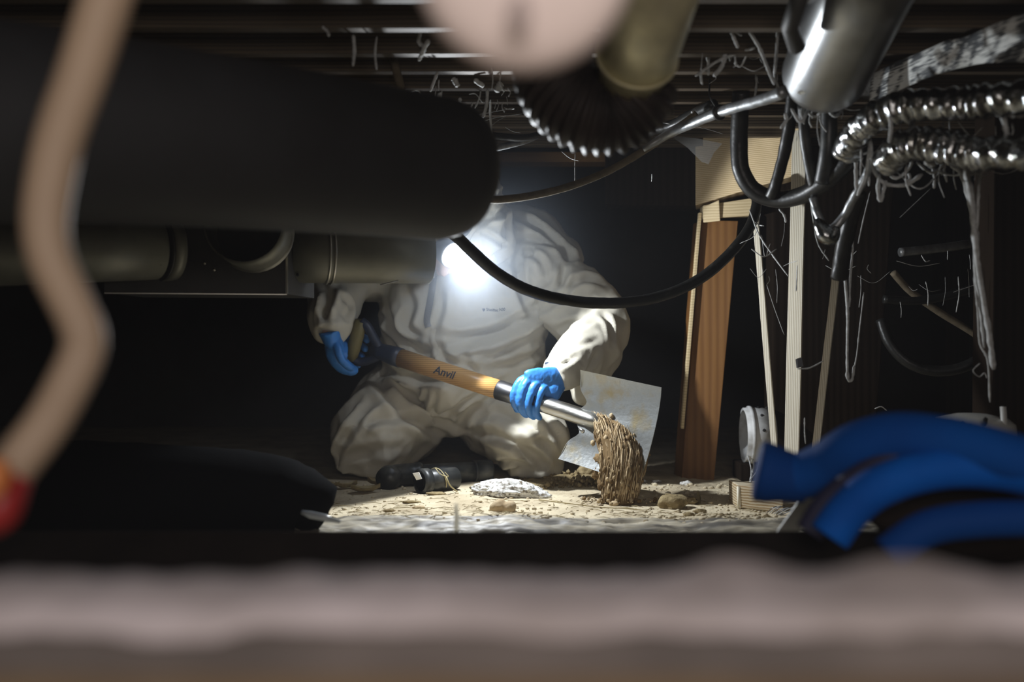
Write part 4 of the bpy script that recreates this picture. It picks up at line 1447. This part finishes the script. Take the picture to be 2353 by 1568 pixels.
spill = lamp('headlamp_spill', 'POINT', LAMP + aim * .006, 1.3, (0.80, 0.88, 1.0), shadow_soft_size=0.014)

# added haze round the lamp, standing in for the lens glow
HZR = 0.55
hz_m = bpy.data.materials.new('added_haze')
hz_m.use_nodes = True
nt = hz_m.node_tree
nt.nodes.clear()
out = nt.nodes.new('ShaderNodeOutputMaterial')
vs = nt.nodes.new('ShaderNodeVolumeScatter')
vs.inputs['Color'].default_value = (0.70, 0.82, 1.0, 1)
dp = nt.nodes.new('ShaderNodeTexCoord')
ln = nt.nodes.new('ShaderNodeVectorMath')
ln.operation = 'LENGTH'
sb = nt.nodes.new('ShaderNodeVectorMath')
sb.operation = 'SUBTRACT'
sb.inputs[1].default_value = (0, 0, HZR)
nt.links.new(dp.outputs['Object'], sb.inputs[0])
nt.links.new(sb.outputs[0], ln.inputs[0])
mr = nt.nodes.new('ShaderNodeMapRange')          # added haze thins out away from the lamp
mr.inputs['From Min'].default_value = 0.0
mr.inputs['From Max'].default_value = HZR
mr.inputs['To Min'].default_value = 1.0
mr.inputs['To Max'].default_value = 0.0
nt.links.new(ln.outputs['Value'], mr.inputs['Value'])
pw = nt.nodes.new('ShaderNodeMath')
pw.operation = 'POWER'
pw.inputs[1].default_value = 4.2
nt.links.new(mr.outputs[0], pw.inputs[0])
ml = nt.nodes.new('ShaderNodeMath')
ml.operation = 'MULTIPLY'
ml.inputs[1].default_value = 0.55
nt.links.new(pw.outputs[0], ml.inputs[0])
nt.links.new(ml.outputs[0], vs.inputs['Density'])
vs.inputs['Anisotropy'].default_value = 0.0
nt.links.new(vs.outputs[0], out.inputs['Volume'])
hz_o = MB().ball(LAMP + Vector((0, 0, 0)), HZR, 4).build('added_haze', hz_m)
tag(hz_o, 'thin added haze standing in for the lens glow around the headlamp', 'added haze', kind='stuff')

rm = bpy.data.materials.new('veil_haze')  # added haze through the whole space, lifts the blacks like veiling glare
rm.use_nodes = True
nt = rm.node_tree
nt.nodes.clear()
out = nt.nodes.new('ShaderNodeOutputMaterial')
vs = nt.nodes.new('ShaderNodeVolumeScatter')
vs.inputs['Color'].default_value = (0.92, 0.94, 1.0, 1)
vs.inputs['Density'].default_value = 0.010
nt.links.new(vs.outputs[0], out.inputs['Volume'])
o = MB().box(0, 2.05, (CZ - .01) / 2 + .0, 4.9, 4.7, CZ - .01).build('added_haze', rm, smooth=False)
tag(o, 'faint added haze lifting the dark tones of the whole crawlspace', 'added haze', kind='stuff')

# ------------------------------------------------------------------ soil on the shovel and things on the ground
rs = np.random.RandomState(5)
mb = MB()
# body of the sliding soil
P = crv([tuple(W(1384, 962, 2.455)), tuple(W(1415, 992, 2.425)), tuple(W(1433, 1040, 2.395)), tuple(W(1430, 1095, 2.375)), tuple(W(1422, 1157, 2.375))], 8)
rr = [(.012 + .042 * min(1, i / 10) - .018 * max(0, (i - 16) / 16), .008 + .016 * min(1, i / 10)) for i in range(len(P))]
mb.tube(P, rr, 40, wob=.07, wf=22, ref=(1, 0, 0))
for (x, y, d, r) in ((1382, 1060, 2.43, .016), (1374, 1088, 2.425, .014), (1388, 1108, 2.415, .016), (1478, 1040, 2.385, .014), (1470, 1075, 2.385, .015)):
    mb.ball(W(x, y, d), r, 3, noise=.5, nf=2.6, seed=x, squash=(1, .6, 1.2))
soil = mb.build('falling_soil', MT['flowsoil'])
tag(soil, 'brown soil sliding off the shovel blade onto the ground', 'soil', kind='stuff')
mbs = [MB(), MB()]
for k in range(2000):
    t = rs.rand()
    i = t * (len(P) - 1)
    p = Vector(P[int(i)])
    r = rr[int(i)]
    a = (rs.rand() * 1.1 - .05) * math.pi
    c = p + Vector((math.cos(a) * r[0] * (.86 + .25 * rs.rand()), -abs(math.sin(a)) * r[1] * (.9 + .25 * rs.rand()), 0))
    L = .018 + .050 * rs.rand() ** 1.5
    tg = Vector(P[min(int(i) + 1, len(P) - 1)]) - Vector(P[max(int(i) - 1, 0)])
    dr = tg.normalized() * .9 + Vector((-.10 + rs.normal() * .05, rs.normal() * .04, -.35))
    dr.normalize()
    w = .0006 + .0016 * rs.rand() ** 1.6
    q0, q1 = c - dr * L / 2, c + dr * L / 2
    if q1.z < .001:
        continue
    sag = Vector((0, -.002, 0))
    mbs[k % 2].tube([q0, q0.lerp(q1, .3) + sag, q0.lerp(q1, .7) + sag, q1], [w * .3, w, w * .9, w * .2], 4)
for k in range(150):
    t = rs.rand() ** .7
    i = int(t * (len(P) - 1))
    a = rs.rand() * math.pi
    c = Vector(P[i]) + Vector((math.cos(a) * rr[i][0] * (1 + .25 * rs.rand()), -math.sin(a) * rr[i][1] * 1.05, .01 * rs.normal()))
    r = .0015 + .006 * rs.rand() ** 2
    c.z = max(c.z, r * .5)
    mbs[k % 2].ball(c, r, 1, noise=.4, nf=2, seed=k, squash=(1, .8, 1.3))
for k in range(160):                       # spill at the foot of the stream
    a = rs.rand() * 2 * math.pi
    q = abs(rs.normal()) * .035
    r = .0015 + .005 * rs.rand() ** 2
    mbs[k % 2].ball((P[-1][0] + math.cos(a) * q * 1.4, P[-1][1] + math.sin(a) * q * .7, .004 + max(0, .014 - q * .35) * rs.rand() + r * .4), r, 1, noise=.4, nf=2, seed=k)
for m_, mm in zip(mbs, ('flowsoil', 'palesoil')):
    strk = m_.build('soil_streaks', MT[mm], soil)
    strk['kind'] = 'stuff'

# dug-up pile behind the shovel
mb = MB()
A = MB()
A.ball((0, 0, 0), 1.0, 5)
AV = np.array(A.v)
AV = AV[:, :] * (1 + .16 * fbm(AV * 3.1, 3) + .07 * np.abs(fbm(AV * 9, 3)))[:, None]
for (x, y, ru, rv, rz) in ((1330, 1112, .105, .05, .024), (1245, 1116, .07, .045, .016), (1372, 1108, .05, .04, .026)):
    p = FL(x, y)
    k0 = len(mb.v)
    mb.v += [(p.x + q[0] * ru, p.y + q[1] * rv, max(q[2], -.3) * rz) for q in AV]
    mb.f += [tuple(k + k0 for k in q) for q in A.f]
for k in range(620):
    t = rs.rand()
    x = 1180 + 215 * t + rs.normal() * 8
    y = 1106 + 20 * rs.rand() ** 1.3
    hgt = .026 * math.exp(-((t - .68) / .35) ** 2)
    r = .0018 + .0065 * rs.rand() ** 2.5
    p = FL(x, y)
    p.z = rs.rand() * hgt + r * .4
    mb.ball(p, r, 1, noise=.55, nf=2.2, seed=k * 1.7)
pile = mb.build('dug_soil', MT['soil'])
tag(pile, 'low heap of freshly dug brown soil between knee and shovel', 'soil', kind='stuff')
o = MB().ball(FL(1347, 1108) + Vector((0, 0, .030)), .020, 3, noise=.35, nf=1.6, seed=4, squash=(1.2, .8, .7)).build('soil_clod', MT['soil'])
tag(o, 'greyish soil clod on top of the dug heap left of the blade', 'clod')

# crumbs over the lit ground
mb = MB()
for k in range(1500):
    x, y = 720 + rs.rand() * 1080, 1112 + rs.rand() ** 1.0 * 105
    right = x > 1480
    if not right and rs.rand() < .45:
        continue
    p = FL(x, y)
    r = (.0012 + .0042 * rs.rand() ** 3) * (1.25 if right else 1)
    p.z = fz(p.x, p.y) + r * .3 + (.007 if p.y < 2.13 else 0)
    A = p
    mb.ball(A, r, 1, noise=.45, nf=2, seed=k, squash=(1.2, 1, .75))
o = mb.build('ground_crumbs', MT['dirt'])
tag(o, 'loose crumbs of dry earth strewn over the lit ground', 'crumbs', kind='stuff')
mb = MB()
for k in range(260):
    x, y = 760 + rs.rand() * 1020, 1150 + rs.rand() * 62
    p = FL(x, y)
    p.z = fz(p.x, p.y) + (.009 if p.y < 2.13 else .001)
    a = rs.rand() * 3.1
    L = .005 + .022 * rs.rand()
    dv = Vector((math.cos(a), math.sin(a) * .6, 0)) * L
    mb.tube([p - dv, p + Vector((0, 0, .002)), p + dv + Vector((0, .004 * rs.normal(), .001))], [.0004, .0009, .0003], 5)
o = mb.build('root_bits', MT['leaf'])
tag(o, 'fine dark root and straw bits littering the trodden ground', 'litter', kind='stuff')

# dusty crumpled plastic sheet showing at the front of the trodden ground
xs = np.arange(-.62, .80, .006)
ys = np.linspace(0, 1, 80)
XX, TT = np.meshgrid(xs, ys, indexing='ij')
far = 2.135 + .016 * perlin(np.stack([XX.ravel() * 5, XX.ravel() * 0, XX.ravel() * 0], 1)).reshape(XX.shape) + .006 * perlin(np.stack([XX.ravel() * 24, XX.ravel() * 0, XX.ravel() * 0], 1)).reshape(XX.shape)
YY = 1.72 + (far - 1.72) * TT
Pn = np.stack([XX.ravel() * 7, YY.ravel() * 26, YY.ravel() * 0], 1)
wr = (.5 - np.abs(perlin(Pn + 3))) * .018 + (.5 - np.abs(perlin(Pn * 2.3 + 11))) * .009
ZZ = floor_z(XX.ravel(), YY.ravel()) + .002 + np.maximum(wr, 0) * np.clip((1 - TT.ravel()) * 6, 0, 1)
mb = MB()
mb.v = [tuple(p) for p in np.stack([XX.ravel(), YY.ravel(), ZZ], 1)]
n_ = len(ys)
mb.f = [(i * n_ + j, (i + 1) * n_ + j, (i + 1) * n_ + j + 1, i * n_ + j + 1) for i in range(len(xs) - 1) for j in range(n_ - 1)]
o = mb.build('ground_sheet', mat('dusty_plastic_sheet', (0.12, 0.11, 0.095), 0.5, col2=(0.48, 0.43, 0.33), scale=30, detail=12, lo=.40, hi=.60, stretch=(.28, 1, 1), bump=.5, bscale=60, dist=.003, spec=.4))
tag(o, 'crumpled grey dusty plastic sheet on the ground behind the dark timber', 'sheet')

# chunk, clods, stones
mb = MB()
A = MB()
A.ball((0, 0, 0), 1, 5)
c0 = FL(1174, 1146)
for (x, y, z) in A.v:
    k = 1 + .24 * n1(x * 1.7 + 5, y * 1.7, z * 1.7) + .12 * n1(x * 5, y * 5, z * 5) + .08 * n1(x * 13, y * 13, z * 13)
    X, Y, Z = x * .088 * k, y * .05 * k, max(z, -.45) * .030 * k
    Z += -.010 * (x) * (x > 0) * 1.2
    mb.v.append(tuple(c0 + Vector((X, Y + .03, Z + .016))))
mb.f = list(A.f)
o = mb.build('concrete_chunk', MT['rock'])
tag(o, 'flat white crusted chunk of rubble lying in front of the pipe pieces', 'rubble')


def clod(x, y, r, sq, m, label, seed, name='dirt_clod', cat='clod', noise=.35, sub=3):
    p = FL(x, y)
    p.z = fz(p.x, p.y) + r * sq[2] * .55
    p.y += r * sq[1] * .6
    o = MB().ball(p, r, sub, noise=noise, nf=1.5, seed=seed, squash=sq).build(name, MT[m])
    return tag(o, label, cat)


mb = MB()
c0 = FL(1156, 1180)
for (x, y, z, r) in ((-.012, 0, .010, .016), (.012, 0, .009, .016), (-.006, .004, .016, .014), (.018, .004, .014, .012), (-.020, .003, .009, .011), (.003, .002, .007, .016)):
    mb.ball(c0 + Vector((x, y + .012, z)), r, 3, noise=.14, nf=2, seed=x * 99)
mv, mf = remesh(mb, .0022)
mv = smooth(mv, mf, 3)
mb = MB()
mb.add(mv, mf)
o = mb.build('dirt_clod', MT['clod'])
tag(o, 'round knobbly tan clod in front of the white chunk', 'clod')
clod(1413, 1160, .0095, (1, .9, .8), 'clod', 'small tan pebble pair just below the falling soil', 2, 'pebble', 'pebble', .2)
clod(1418, 1154, .0065, (1, .9, .8), 'clod', 'smaller pebble perched behind the pebble under the falling soil', 9, 'pebble', 'pebble', .2)
clod(1549, 1166, .030, (1.1, .8, .75), 'soil', 'dark crumbly clod lying right of the falling soil', 3)
clod(1588, 1158, .014, (1.2, .9, .7), 'soil', 'little brown clod touching the dark crumbly one', 5)
clod(1585, 1186, .010, (1.2, .9, .7), 'soil', 'small brown clod in front of the dark crumbly one', 6)
clod(1610, 1178, .010, (1.5, .9, .6), 'soil', 'flat brown clod right of the small front one', 7)
clod(1578, 1117, .011, (1.3, .9, .7), 'rock', 'pale stone far back on the ground beside the post foot', 8, 'stone', 'stone')
clod(1476, 1114, .009, (1.5, .9, .7), 'rock', 'pale stone behind the right edge of the shovel blade', 12, 'stone', 'stone')
clod(1510, 1113, .007, (1.9, .9, .6), 'rock', 'thin pale stone between the blade and the post', 13, 'stone', 'stone')
clod(945, 1160, .010, (2.0, .9, .4), 'soil', 'flat dark flake on the pale ground left of the straw', 14, 'flake', 'flake')
clod(962, 1173, .009, (1.6, .9, .5), 'clod', 'rust-brown flake on the ground below the dark one', 15, 'flake', 'flake')
clod(894, 1186, .008, (1.6, .9, .5), 'soil', 'dark crumb nearest the black hose', 16, 'flake', 'flake')
clod(1000, 1143, .014, (1.7, .9, .35), 'soil', 'dark flake under the open pipe end', 17, 'flake', 'flake')
clod(1458, 1212, .014, (2.2, .9, .25), 'soil', 'dark leaf-like flake near the dark timber', 18, 'flake', 'flake')
clod(1660, 1204, .016, (2.0, .9, .2), 'soil', 'long dark flake near the timber on the right', 19, 'flake', 'flake')


def leaf(x, y, L, wid, ang, curl, label, seed):
    p = FL(x, y)
    p.z = fz(p.x, p.y) + .004
    mb = MB()
    n, m_ = 9, 5
    for i in range(n):
        t = i / (n - 1)
        hw = wid * math.sin(math.pi * min(.98, max(.03, t ** .8))) * (1 + .3 * n1(seed, t * 5))
        for j in range(m_):
            s = 2 * j / (m_ - 1) - 1
            lx, ly = (t - .5) * L, s * hw
            lz = curl * (s * s * .8 + (2 * t - 1) ** 2 * .6) + .003 * n1(seed + t * 6, s * 4)
            mb.v.append((p.x + lx * math.cos(ang) - ly * math.sin(ang), p.y + lx * math.sin(ang) + ly * math.cos(ang), p.z + max(lz, -.002)))
    for i in range(n - 1):
        for j in range(m_ - 1):
            mb.f.append((i * m_ + j, i * m_ + j + 1, (i + 1) * m_ + j + 1, (i + 1) * m_ + j))
    k0 = len(mb.v)
    mb.v += [(a, b, c - .0008) for a, b, c in mb.v]
    mb.f += [tuple(k + k0 for k in reversed(q)) for q in mb.f[:]]
    o = mb.build('dry_leaf', MT['leaf'])
    return tag(o, label, 'leaf')


leaf(840, 1134, .075, .022, .3, .014, 'curled dry leaf in front of the left knee, nearest the elbow pipe', 1)
leaf(874, 1122, .070, .018, -.2, .016, 'ragged dry leaf touching the black elbow pipe', 2)
leaf(796, 1126, .060, .016, .5, .012, 'thin dry leaf below the left knee', 3)
leaf(765, 1124, .040, .014, -.4, .010, 'small dry leaf furthest left by the knee', 4)
leaf(1608, 1156, .050, .008, .9, .010, 'pale narrow dry leaf standing up near the wood block', 5).rotation_euler = (.5, -.7, 0)
leaf(1180, 1117, .09, .012, .05, .004, 'flat dark strip of bark at the end of the long pipe', 6)

P = [FL(x, y) for x, y in ((1238, 1152), (1300, 1160), (1380, 1166), (1440, 1168), (1482, 1171), (1498, 1166))]
for p in P:
    p.z = fz(p.x, p.y) + .003
tw = thing('twig', 'long thin dark twig lying across the bright ground', 'twig', P[0])
MB().tube(crv([tuple(p) for p in P], 5), .0013, 6, wob=.3).build('stem', MT['leaf'], tw)
q = [FL(1334, 1163), FL(1348, 1157), FL(1352, 1156), FL(1360, 1150)]
for i, p in enumerate(q):
    p.z = fz(p.x, p.y) + .003 + .002 * i
MB().tube(q, .0009, 5).build('side_twig', MT['leaf'], tw)

# black pipe pieces
r = .0262
fit = thing('pipe_piece', 'long black plastic pipe with couplings lying before the knees', 'pipe', FL(1045, 1112))
a, b = FL(944, 1117), FL(1128, 1107)
a.z = b.z = r + .004
MB().tube([a, a.lerp(b, .5), b], r, 28).build('pipe_run', MT['abs_pipe'], fit)
u = (b - a).normalized()
MB().ring([b - u * .045, b - u * .004, b], r * 1.13, r * .9, 28).build('coupling', MT['abs_pipe'], fit)
MB().ring([b - u * .050, b - u * .046], r * 1.17, r, 28).build('coupling_rim', MT['abs_pipe'], fit)
el = crv([tuple(a + u * .03), tuple(a - u * .012), tuple(a - u * .045 + Vector((0, -.018, 0))), tuple(a - u * .058 + Vector((0, -.062, 0)))], 6)
MB().tube(el, [r * 1.14 + .0025 * (i in (1, 2, 15, 16)) for i in range(len(el))], 28).build('elbow', MT['abs_pipe'], fit)
sp = thing('pipe_piece', 'short black pipe piece with open end and white scrap inside, tied with twine', 'pipe', FL(1000, 1136))
a, b = FL(966, 1137), FL(1046, 1128)
a.z = b.z = .0325
u = (b - a).normalized()
MB().ring([a, a.lerp(b, .5), b], .0280, .0240, 28).build('pipe_wall', MT['abs_pipe'], sp)
MB().ring([a - u * .001, a + u * .022], .0325, .0275, 28).build('socket_end', MT['abs_pipe'], sp)
MB().tube([a + u * .02, a + u * .05], .0214, 24).build('pipe_plug', MT['hole'], sp)
c = W(960, 1098, a.y - .022)
m_ = MB()
m_.v = [tuple(W(x, y, a.y - .024 + .004 * k)) for k, (x, y) in enumerate(((948, 1088), (962, 1085), (969, 1101), (957, 1104)))]
m_.v += [tuple(Vector(p) + Vector((.001, .0015, 0))) for p in m_.v]
m_.f = [(0, 1, 2, 3), (7, 6, 5, 4), (0, 4, 5, 1), (1, 5, 6, 2), (2, 6, 7, 3), (3, 7, 4, 0)]
o = m_.build('label_scrap', MT['paper'], sp, smooth=False)
o['label'] = 'white scrap in the open end'
c = a + u * .035
lp_ = []
for k in range(14):
    an = math.radians(200 - k * 18)
    pp_ = c + u * (.004 * k / 2) + Vector((0, -math.cos(an) * .0, 0))
    side = u.cross(Vector((0, 0, 1))).normalized()
    lp_.append(pp_ + side * (math.cos(an) * .0300) + Vector((0, 0, math.sin(an) * .0300)))
tail = [W(1025, 1096, a.y - .030), W(1034, 1116, a.y - .028), FL(1052, 1134) + Vector((0, 0, .003))]
ty = thing('twine', 'yellowish twine looped over the short pipe piece and trailing to the ground', 'twine', FL(1052, 1136))
MB().tube(lp_[3:], .0016, 6, wob=.3).build('loop', MT['string'], ty)
MB().tube(crv([tuple(lp_[-4])] + [tuple(p) for p in tail], 6), .0018, 6, wob=.3).build('tail', MT['string'], ty)
MB().tube(crv([tuple(W(1000, 1076, a.y - .02)), tuple(W(1012, 1090, a.y - .031)), tuple(W(1030, 1096, a.y - .030)), tuple(W(1022, 1085, a.y - .030))], 6), .0012, 6, wob=.3).build('loop', MT['string'], ty)

# ------------------------------------------------------------------ cobwebs


def cobweb(label, strands, m='web', name='cobweb', group='dusty cobwebs'):
    root = thing(name, label, 'cobweb', W(*strands[0][0][0]), group)
    for k, (pts, r) in enumerate(strands):
        P = crv([tuple(W(*p)) for p in pts], 7)
        rr = [r * (.75 + .55 * abs(n1(i * .55, k * 3.3 + pts[0][0] * .1)) + .25 * n1(i * 1.9, k)) for i in range(len(P))]
        rr[0] *= .5
        rr[-1] *= .5
        MB().tube(P, rr, 7, wob=.25, wf=120).build('strand', MT[m], root)
    return root


cobweb('thick dusty web rope hanging from the lower foil hose down the right pier', [
    ([(2215, 375, 1.85), (2232, 450, 1.85), (2240, 540, 1.85), (2252, 640, 1.85), (2272, 760, 1.85), (2284, 850, 1.85)], .0060),
    ([(2200, 380, 1.86), (2222, 430, 1.86), (2236, 500, 1.86), (2246, 590, 1.86)], .0066),
    ([(2262, 372, 1.84), (2250, 420, 1.85), (2246, 500, 1.85), (2240, 600, 1.86), (2252, 700, 1.87), (2262, 800, 1.88)], .0038),
    ([(2238, 560, 1.87), (2240, 640, 1.87), (2247, 720, 1.87), (2252, 790, 1.87), (2270, 830, 1.87), (2275, 925, 1.87)], .0022),
    ([(2252, 835, 1.87), (2236, 852, 1.87), (2250, 866, 1.87), (2262, 858, 1.87), (2268, 870, 1.87)], .0010),
    ([(2180, 372, 1.86), (2205, 392, 1.86), (2232, 398, 1.86), (2262, 385, 1.86), (2290, 360, 1.85)], .0060),
])
cobweb('tangle of dusty web loops drooping around the foil hose ends', [
    ([(1985, 270, 1.88), (2000, 330, 1.89), (2005, 380, 1.90), (2030, 420, 1.90), (2080, 425, 1.89), (2120, 400, 1.88)], .0045),
    ([(2000, 320, 1.89), (1990, 400, 1.91), (1970, 450, 1.93)], .0042),
    ([(2020, 400, 1.90), (2018, 440, 1.90), (2024, 462, 1.90), (2032, 430, 1.9), (2036, 415, 1.9)], .0042),
    ([(2095, 260, 1.80), (2098, 310, 1.81), (2110, 350, 1.82)], .0065),
    ([(2050, 350, 1.84), (2040, 390, 1.86), (2060, 410, 1.87), (2090, 385, 1.86), (2100, 350, 1.84)], .0035),
    ([(2120, 330, 1.78), (2128, 370, 1.79), (2150, 380, 1.79)], .0055),
    ([(1990, 380, 1.92), (2010, 360, 1.9), (2030, 330, 1.88), (2060, 320, 1.86)], .0030),
    ([(2300, 240, 1.62), (2310, 290, 1.63), (2320, 340, 1.64)], .0055),
    ([(2280, 252, 1.63), (2320, 262, 1.62), (2380, 256, 1.6)], .0075),
    ([(2130, 268, 1.74), (2160, 262, 1.73), (2190, 250, 1.72)], .0070),
])
cobweb('two long dusty web threads hanging between the slim stake and the pier', [
    ([(1945, 560, 2.12), (1942, 630, 2.12), (1948, 720, 2.12), (1947, 800, 2.12), (1948, 868, 2.12), (1958, 872, 2.12), (1963, 840, 2.12)], .0036),
    ([(1962, 480, 2.12), (1960, 560, 2.12), (1954, 640, 2.12), (1952, 706, 2.12)], .0026),
    ([(1985, 672, 2.12), (1976, 750, 2.12), (1968, 820, 2.12), (1958, 868, 2.12)], .0016),
    ([(2000, 440, 2.1), (1985, 500, 2.1), (1972, 560, 2.1)], .0014),
    ([(1849, 960, 2.12), (1849, 990, 2.12), (1851, 1020, 2.12)], .0016),
])
cobweb('dusty web strand running diagonally from the beam end to the broad stake', [
    ([(1722, 482, 2.3), (1745, 540, 2.3), (1778, 590, 2.28), (1812, 636, 2.24)], .0020),
    ([(1748, 490, 2.3), (1735, 540, 2.3), (1700, 560, 2.32)], .0009),
    ([(1750, 540, 2.3), (1758, 590, 2.3), (1770, 560, 2.3)], .0010),
    ([(1762, 655, 2.3), (1780, 710, 2.3), (1802, 770, 2.3)], .0009),
    ([(1800, 612, 2.25), (1815, 605, 2.24), (1832, 600, 2.2)], .0009),
    ([(1790, 480, 2.2), (1802, 495, 2.2), (1806, 512, 2.2)], .0030),
    ([(1862, 450, 2.1), (1868, 500, 2.1), (1880, 560, 2.1), (1905, 600, 2.1)], .0018),
])
cobweb('fluffy web threads strung below the perforated pipe to the wood block', [
    ([(1716, 1040, 2.75), (1726, 1080, 2.6), (1722, 1120, 2.45), (1700, 1165, 2.28)], .0020),
    ([(1730, 1050, 2.75), (1732, 1075, 2.65), (1722, 1110, 2.5)], .0026),
    ([(1745, 1060, 2.75), (1738, 1085, 2.6), (1722, 1105, 2.5)], .0018),
    ([(1760, 1060, 2.75), (1740, 1090, 2.6), (1725, 1140, 2.4)], .0008),
])
cobweb('pale web wisps hanging from the joists left of the pinkish cap', [
    ([(812, 80, 1.78), (814, 115, 1.78), (811, 152, 1.78)], .0036),
    ([(866, 84, 1.80), (862, 120, 1.80), (865, 160, 1.80)], .0024),
    ([(968, 66, 1.85), (962, 95, 1.86), (974, 112, 1.87), (962, 140, 1.88)], .0042),
    ([(986, 92, 1.85), (975, 110, 1.86), (966, 130, 1.87)], .0048),
    ([(684, 160, 1.75), (682, 170, 1.75), (683, 180, 1.75)], .0034),
    ([(740, 60, 1.74), (752, 72, 1.74), (756, 84, 1.74)], .0030),
    ([(880, 66, 1.8), (890, 62, 1.8), (905, 60, 1.8)], .0036),
    ([(928, 228, 1.95), (940, 212, 1.95), (962, 208, 1.96), (970, 232, 1.97)], .0016),
    ([(1006, 165, 1.98), (996, 190, 1.98), (988, 210, 1.98)], .0034),
    ([(1040, 180, 2.0), (1048, 190, 2.0), (1052, 200, 2.0)], .0060),
])
cobweb('pale web wisps hanging from the joists between duct end and ribbed elbow', [
    ([(1120, 205, 2.10), (1118, 240, 2.10), (1110, 270, 2.10)], .0040),
    ([(1152, 190, 2.10), (1146, 200, 2.10), (1140, 212, 2.10)], .0085),
    ([(1090, 182, 2.05), (1102, 192, 2.05), (1112, 198, 2.05)], .0060),
    ([(1000, 232, 2.0), (1012, 215, 2.0), (1010, 238, 2.0)], .0035),
    ([(1058, 225, 2.05), (1052, 248, 2.05), (1066, 258, 2.05)], .0048),
    ([(1098, 282, 2.3), (1150, 268, 2.35), (1200, 262, 2.4)], .0009),
    ([(1085, 266, 2.3), (1130, 258, 2.3), (1180, 248, 2.3)], .0007),
    ([(1118, 300, 2.3), (1140, 280, 2.35), (1162, 268, 2.4)], .0006),
    ([(1160, 292, 2.4), (1178, 302, 2.4), (1196, 306, 2.4)], .0006),
    ([(1132, 365, 1.75), (1138, 380, 1.75), (1134, 405, 1.75)], .0030),
])
cobweb('grey web strands slung under the joists between yellowish duct and shiny duct', [
    ([(1680, 70, 1.8), (1690, 95, 1.8), (1696, 110, 1.8)], .0034),
    ([(1720, 70, 1.8), (1745, 110, 1.82), (1765, 160, 1.84), (1780, 195, 1.85)], .0036),
    ([(1598, 175, 1.9), (1650, 140, 1.9), (1700, 120, 1.9), (1735, 110, 1.88)], .0034),
    ([(1668, 120, 1.9), (1660, 150, 1.9), (1640, 175, 1.9)], .0048),
    ([(1788, 60, 1.8), (1785, 110, 1.8), (1780, 170, 1.8)], .0030),
    ([(1590, 255, 2.2), (1598, 268, 2.2), (1602, 280, 2.2)], .0050),
    ([(1500, 262, 2.3), (1510, 278, 2.3), (1540, 285, 2.3)], .0012),
    ([(1596, 290, 2.3), (1630, 298, 2.35), (1662, 308, 2.4)], .0007),
])
cobweb('single fine web thread dangling from the dusty cable in front of the darkness', [
    ([(1322, 352, 2.3), (1321, 385, 2.28), (1321, 420, 2.26)], .0009),
    ([(1290, 348, 2.4), (1310, 364, 2.4), (1330, 370, 2.4)], .0006),
    ([(1498, 400, 2.5), (1498, 410, 2.5), (1497, 418, 2.5)], .0012),
])
cobweb('fine web threads crossing before the dark pier at the right', [
    ([(2140, 432, 2.1), (2105, 465, 2.1), (2068, 500, 2.1)], .0007),
    ([(2160, 605, 2.45), (2110, 612, 2.45), (2060, 600, 2.45)], .0010),
    ([(2255, 650, 2.3), (2225, 660, 2.3), (2190, 672, 2.3)], .0008),
    ([(2010, 940, 2.3), (2025, 935, 2.3), (2038, 944, 2.3)], .0016),
    ([(1832, 848, 2.1), (1860, 846, 2.1), (1892, 830, 2.1)], .0016),
])


def web_tangle(label, x0, x1, y0, y1, d0, d1, n, r, seed):
    q = np.random.RandomState(seed)
    st = []
    for k in range(n):
        x, y = x0 + q.rand() * (x1 - x0), y0 + q.rand() * (y1 - y0)
        d = d0 + q.rand() * (d1 - d0)
        L = 18 + 70 * q.rand() ** 2
        if q.rand() < .55:          # hanging thread
            p = [(x, y, d), (x + q.normal() * 3, y + L * .5, d), (x + q.normal() * 5, y + L, d)]
        else:                       # drooping between two points
            w = L * (.6 + q.rand())
            p = [(x, y, d), (x + w * .5, y + L * .35 + q.normal() * 6, d + q.normal() * .01), (x + w, y + q.normal() * 14, d + q.normal() * .02)]
        st.append((p, r * (.25 + q.rand() ** 2)))
    return cobweb(label, st)


web_tangle('dense fringe of web threads along the underside of the two foil hoses', 1950, 2270, 330, 400, 1.84, 1.95, 30, .0034, 1)
web_tangle('web fringe clinging below the big shiny duct and its black strands', 1800, 1960, 240, 270, 1.86, 1.95, 16, .0032, 2)
web_tangle('messy web threads under the joists left of the taped conduit', 1600, 1790, 60, 190, 1.85, 2.1, 22, .0030, 3)
web_tangle('messy web threads under the joists right of the black duct', 960, 1180, 150, 250, 1.98, 2.3, 22, .0032, 4)
web_tangle('fine web threads stretched around the stakes and the pier face', 1720, 2000, 480, 640, 2.2, 2.45, 16, .0013, 5)
web_tangle('fine web threads hanging by the looping cables at the right pier', 2060, 2260, 560, 700, 2.3, 2.5, 12, .0013, 6)
web_tangle('web threads between the two foil hoses', 2000, 2330, 225, 290, 1.72, 1.85, 16, .0042, 8)
# web sheets
m_ = MB()
vv = [(1540, 312, 2.62), (1600, 318, 2.62), (1660, 330, 2.60), (1640, 352, 2.60), (1628, 378, 2.6), (1612, 372, 2.6), (1580, 340, 2.61)]
m_.v = [tuple(W(*p)) for p in vv] + [tuple(W(p[0], p[1], p[2] + .002)) for p in vv]
m_.f = [tuple(range(7)), tuple(range(13, 6, -1))]
o = m_.build('cobweb_sheet', MT['websheet'])
tag(o, 'thin grey web sheet sagging in the corner above the pale beam', 'cobweb')
c = [W(1828, 826, 2.525), W(1838, 822, 2.525), W(1842, 842, 2.525), W(1830, 846, 2.525)]
m_ = MB()
m_.prism(c + [p + Vector((.004, -.002, 0)) for p in c])
o = m_.build('metal_clip', MT['darksteel'], smooth=False)
tag(o, 'small dark metal clip fixed to the broad stake', 'clip')
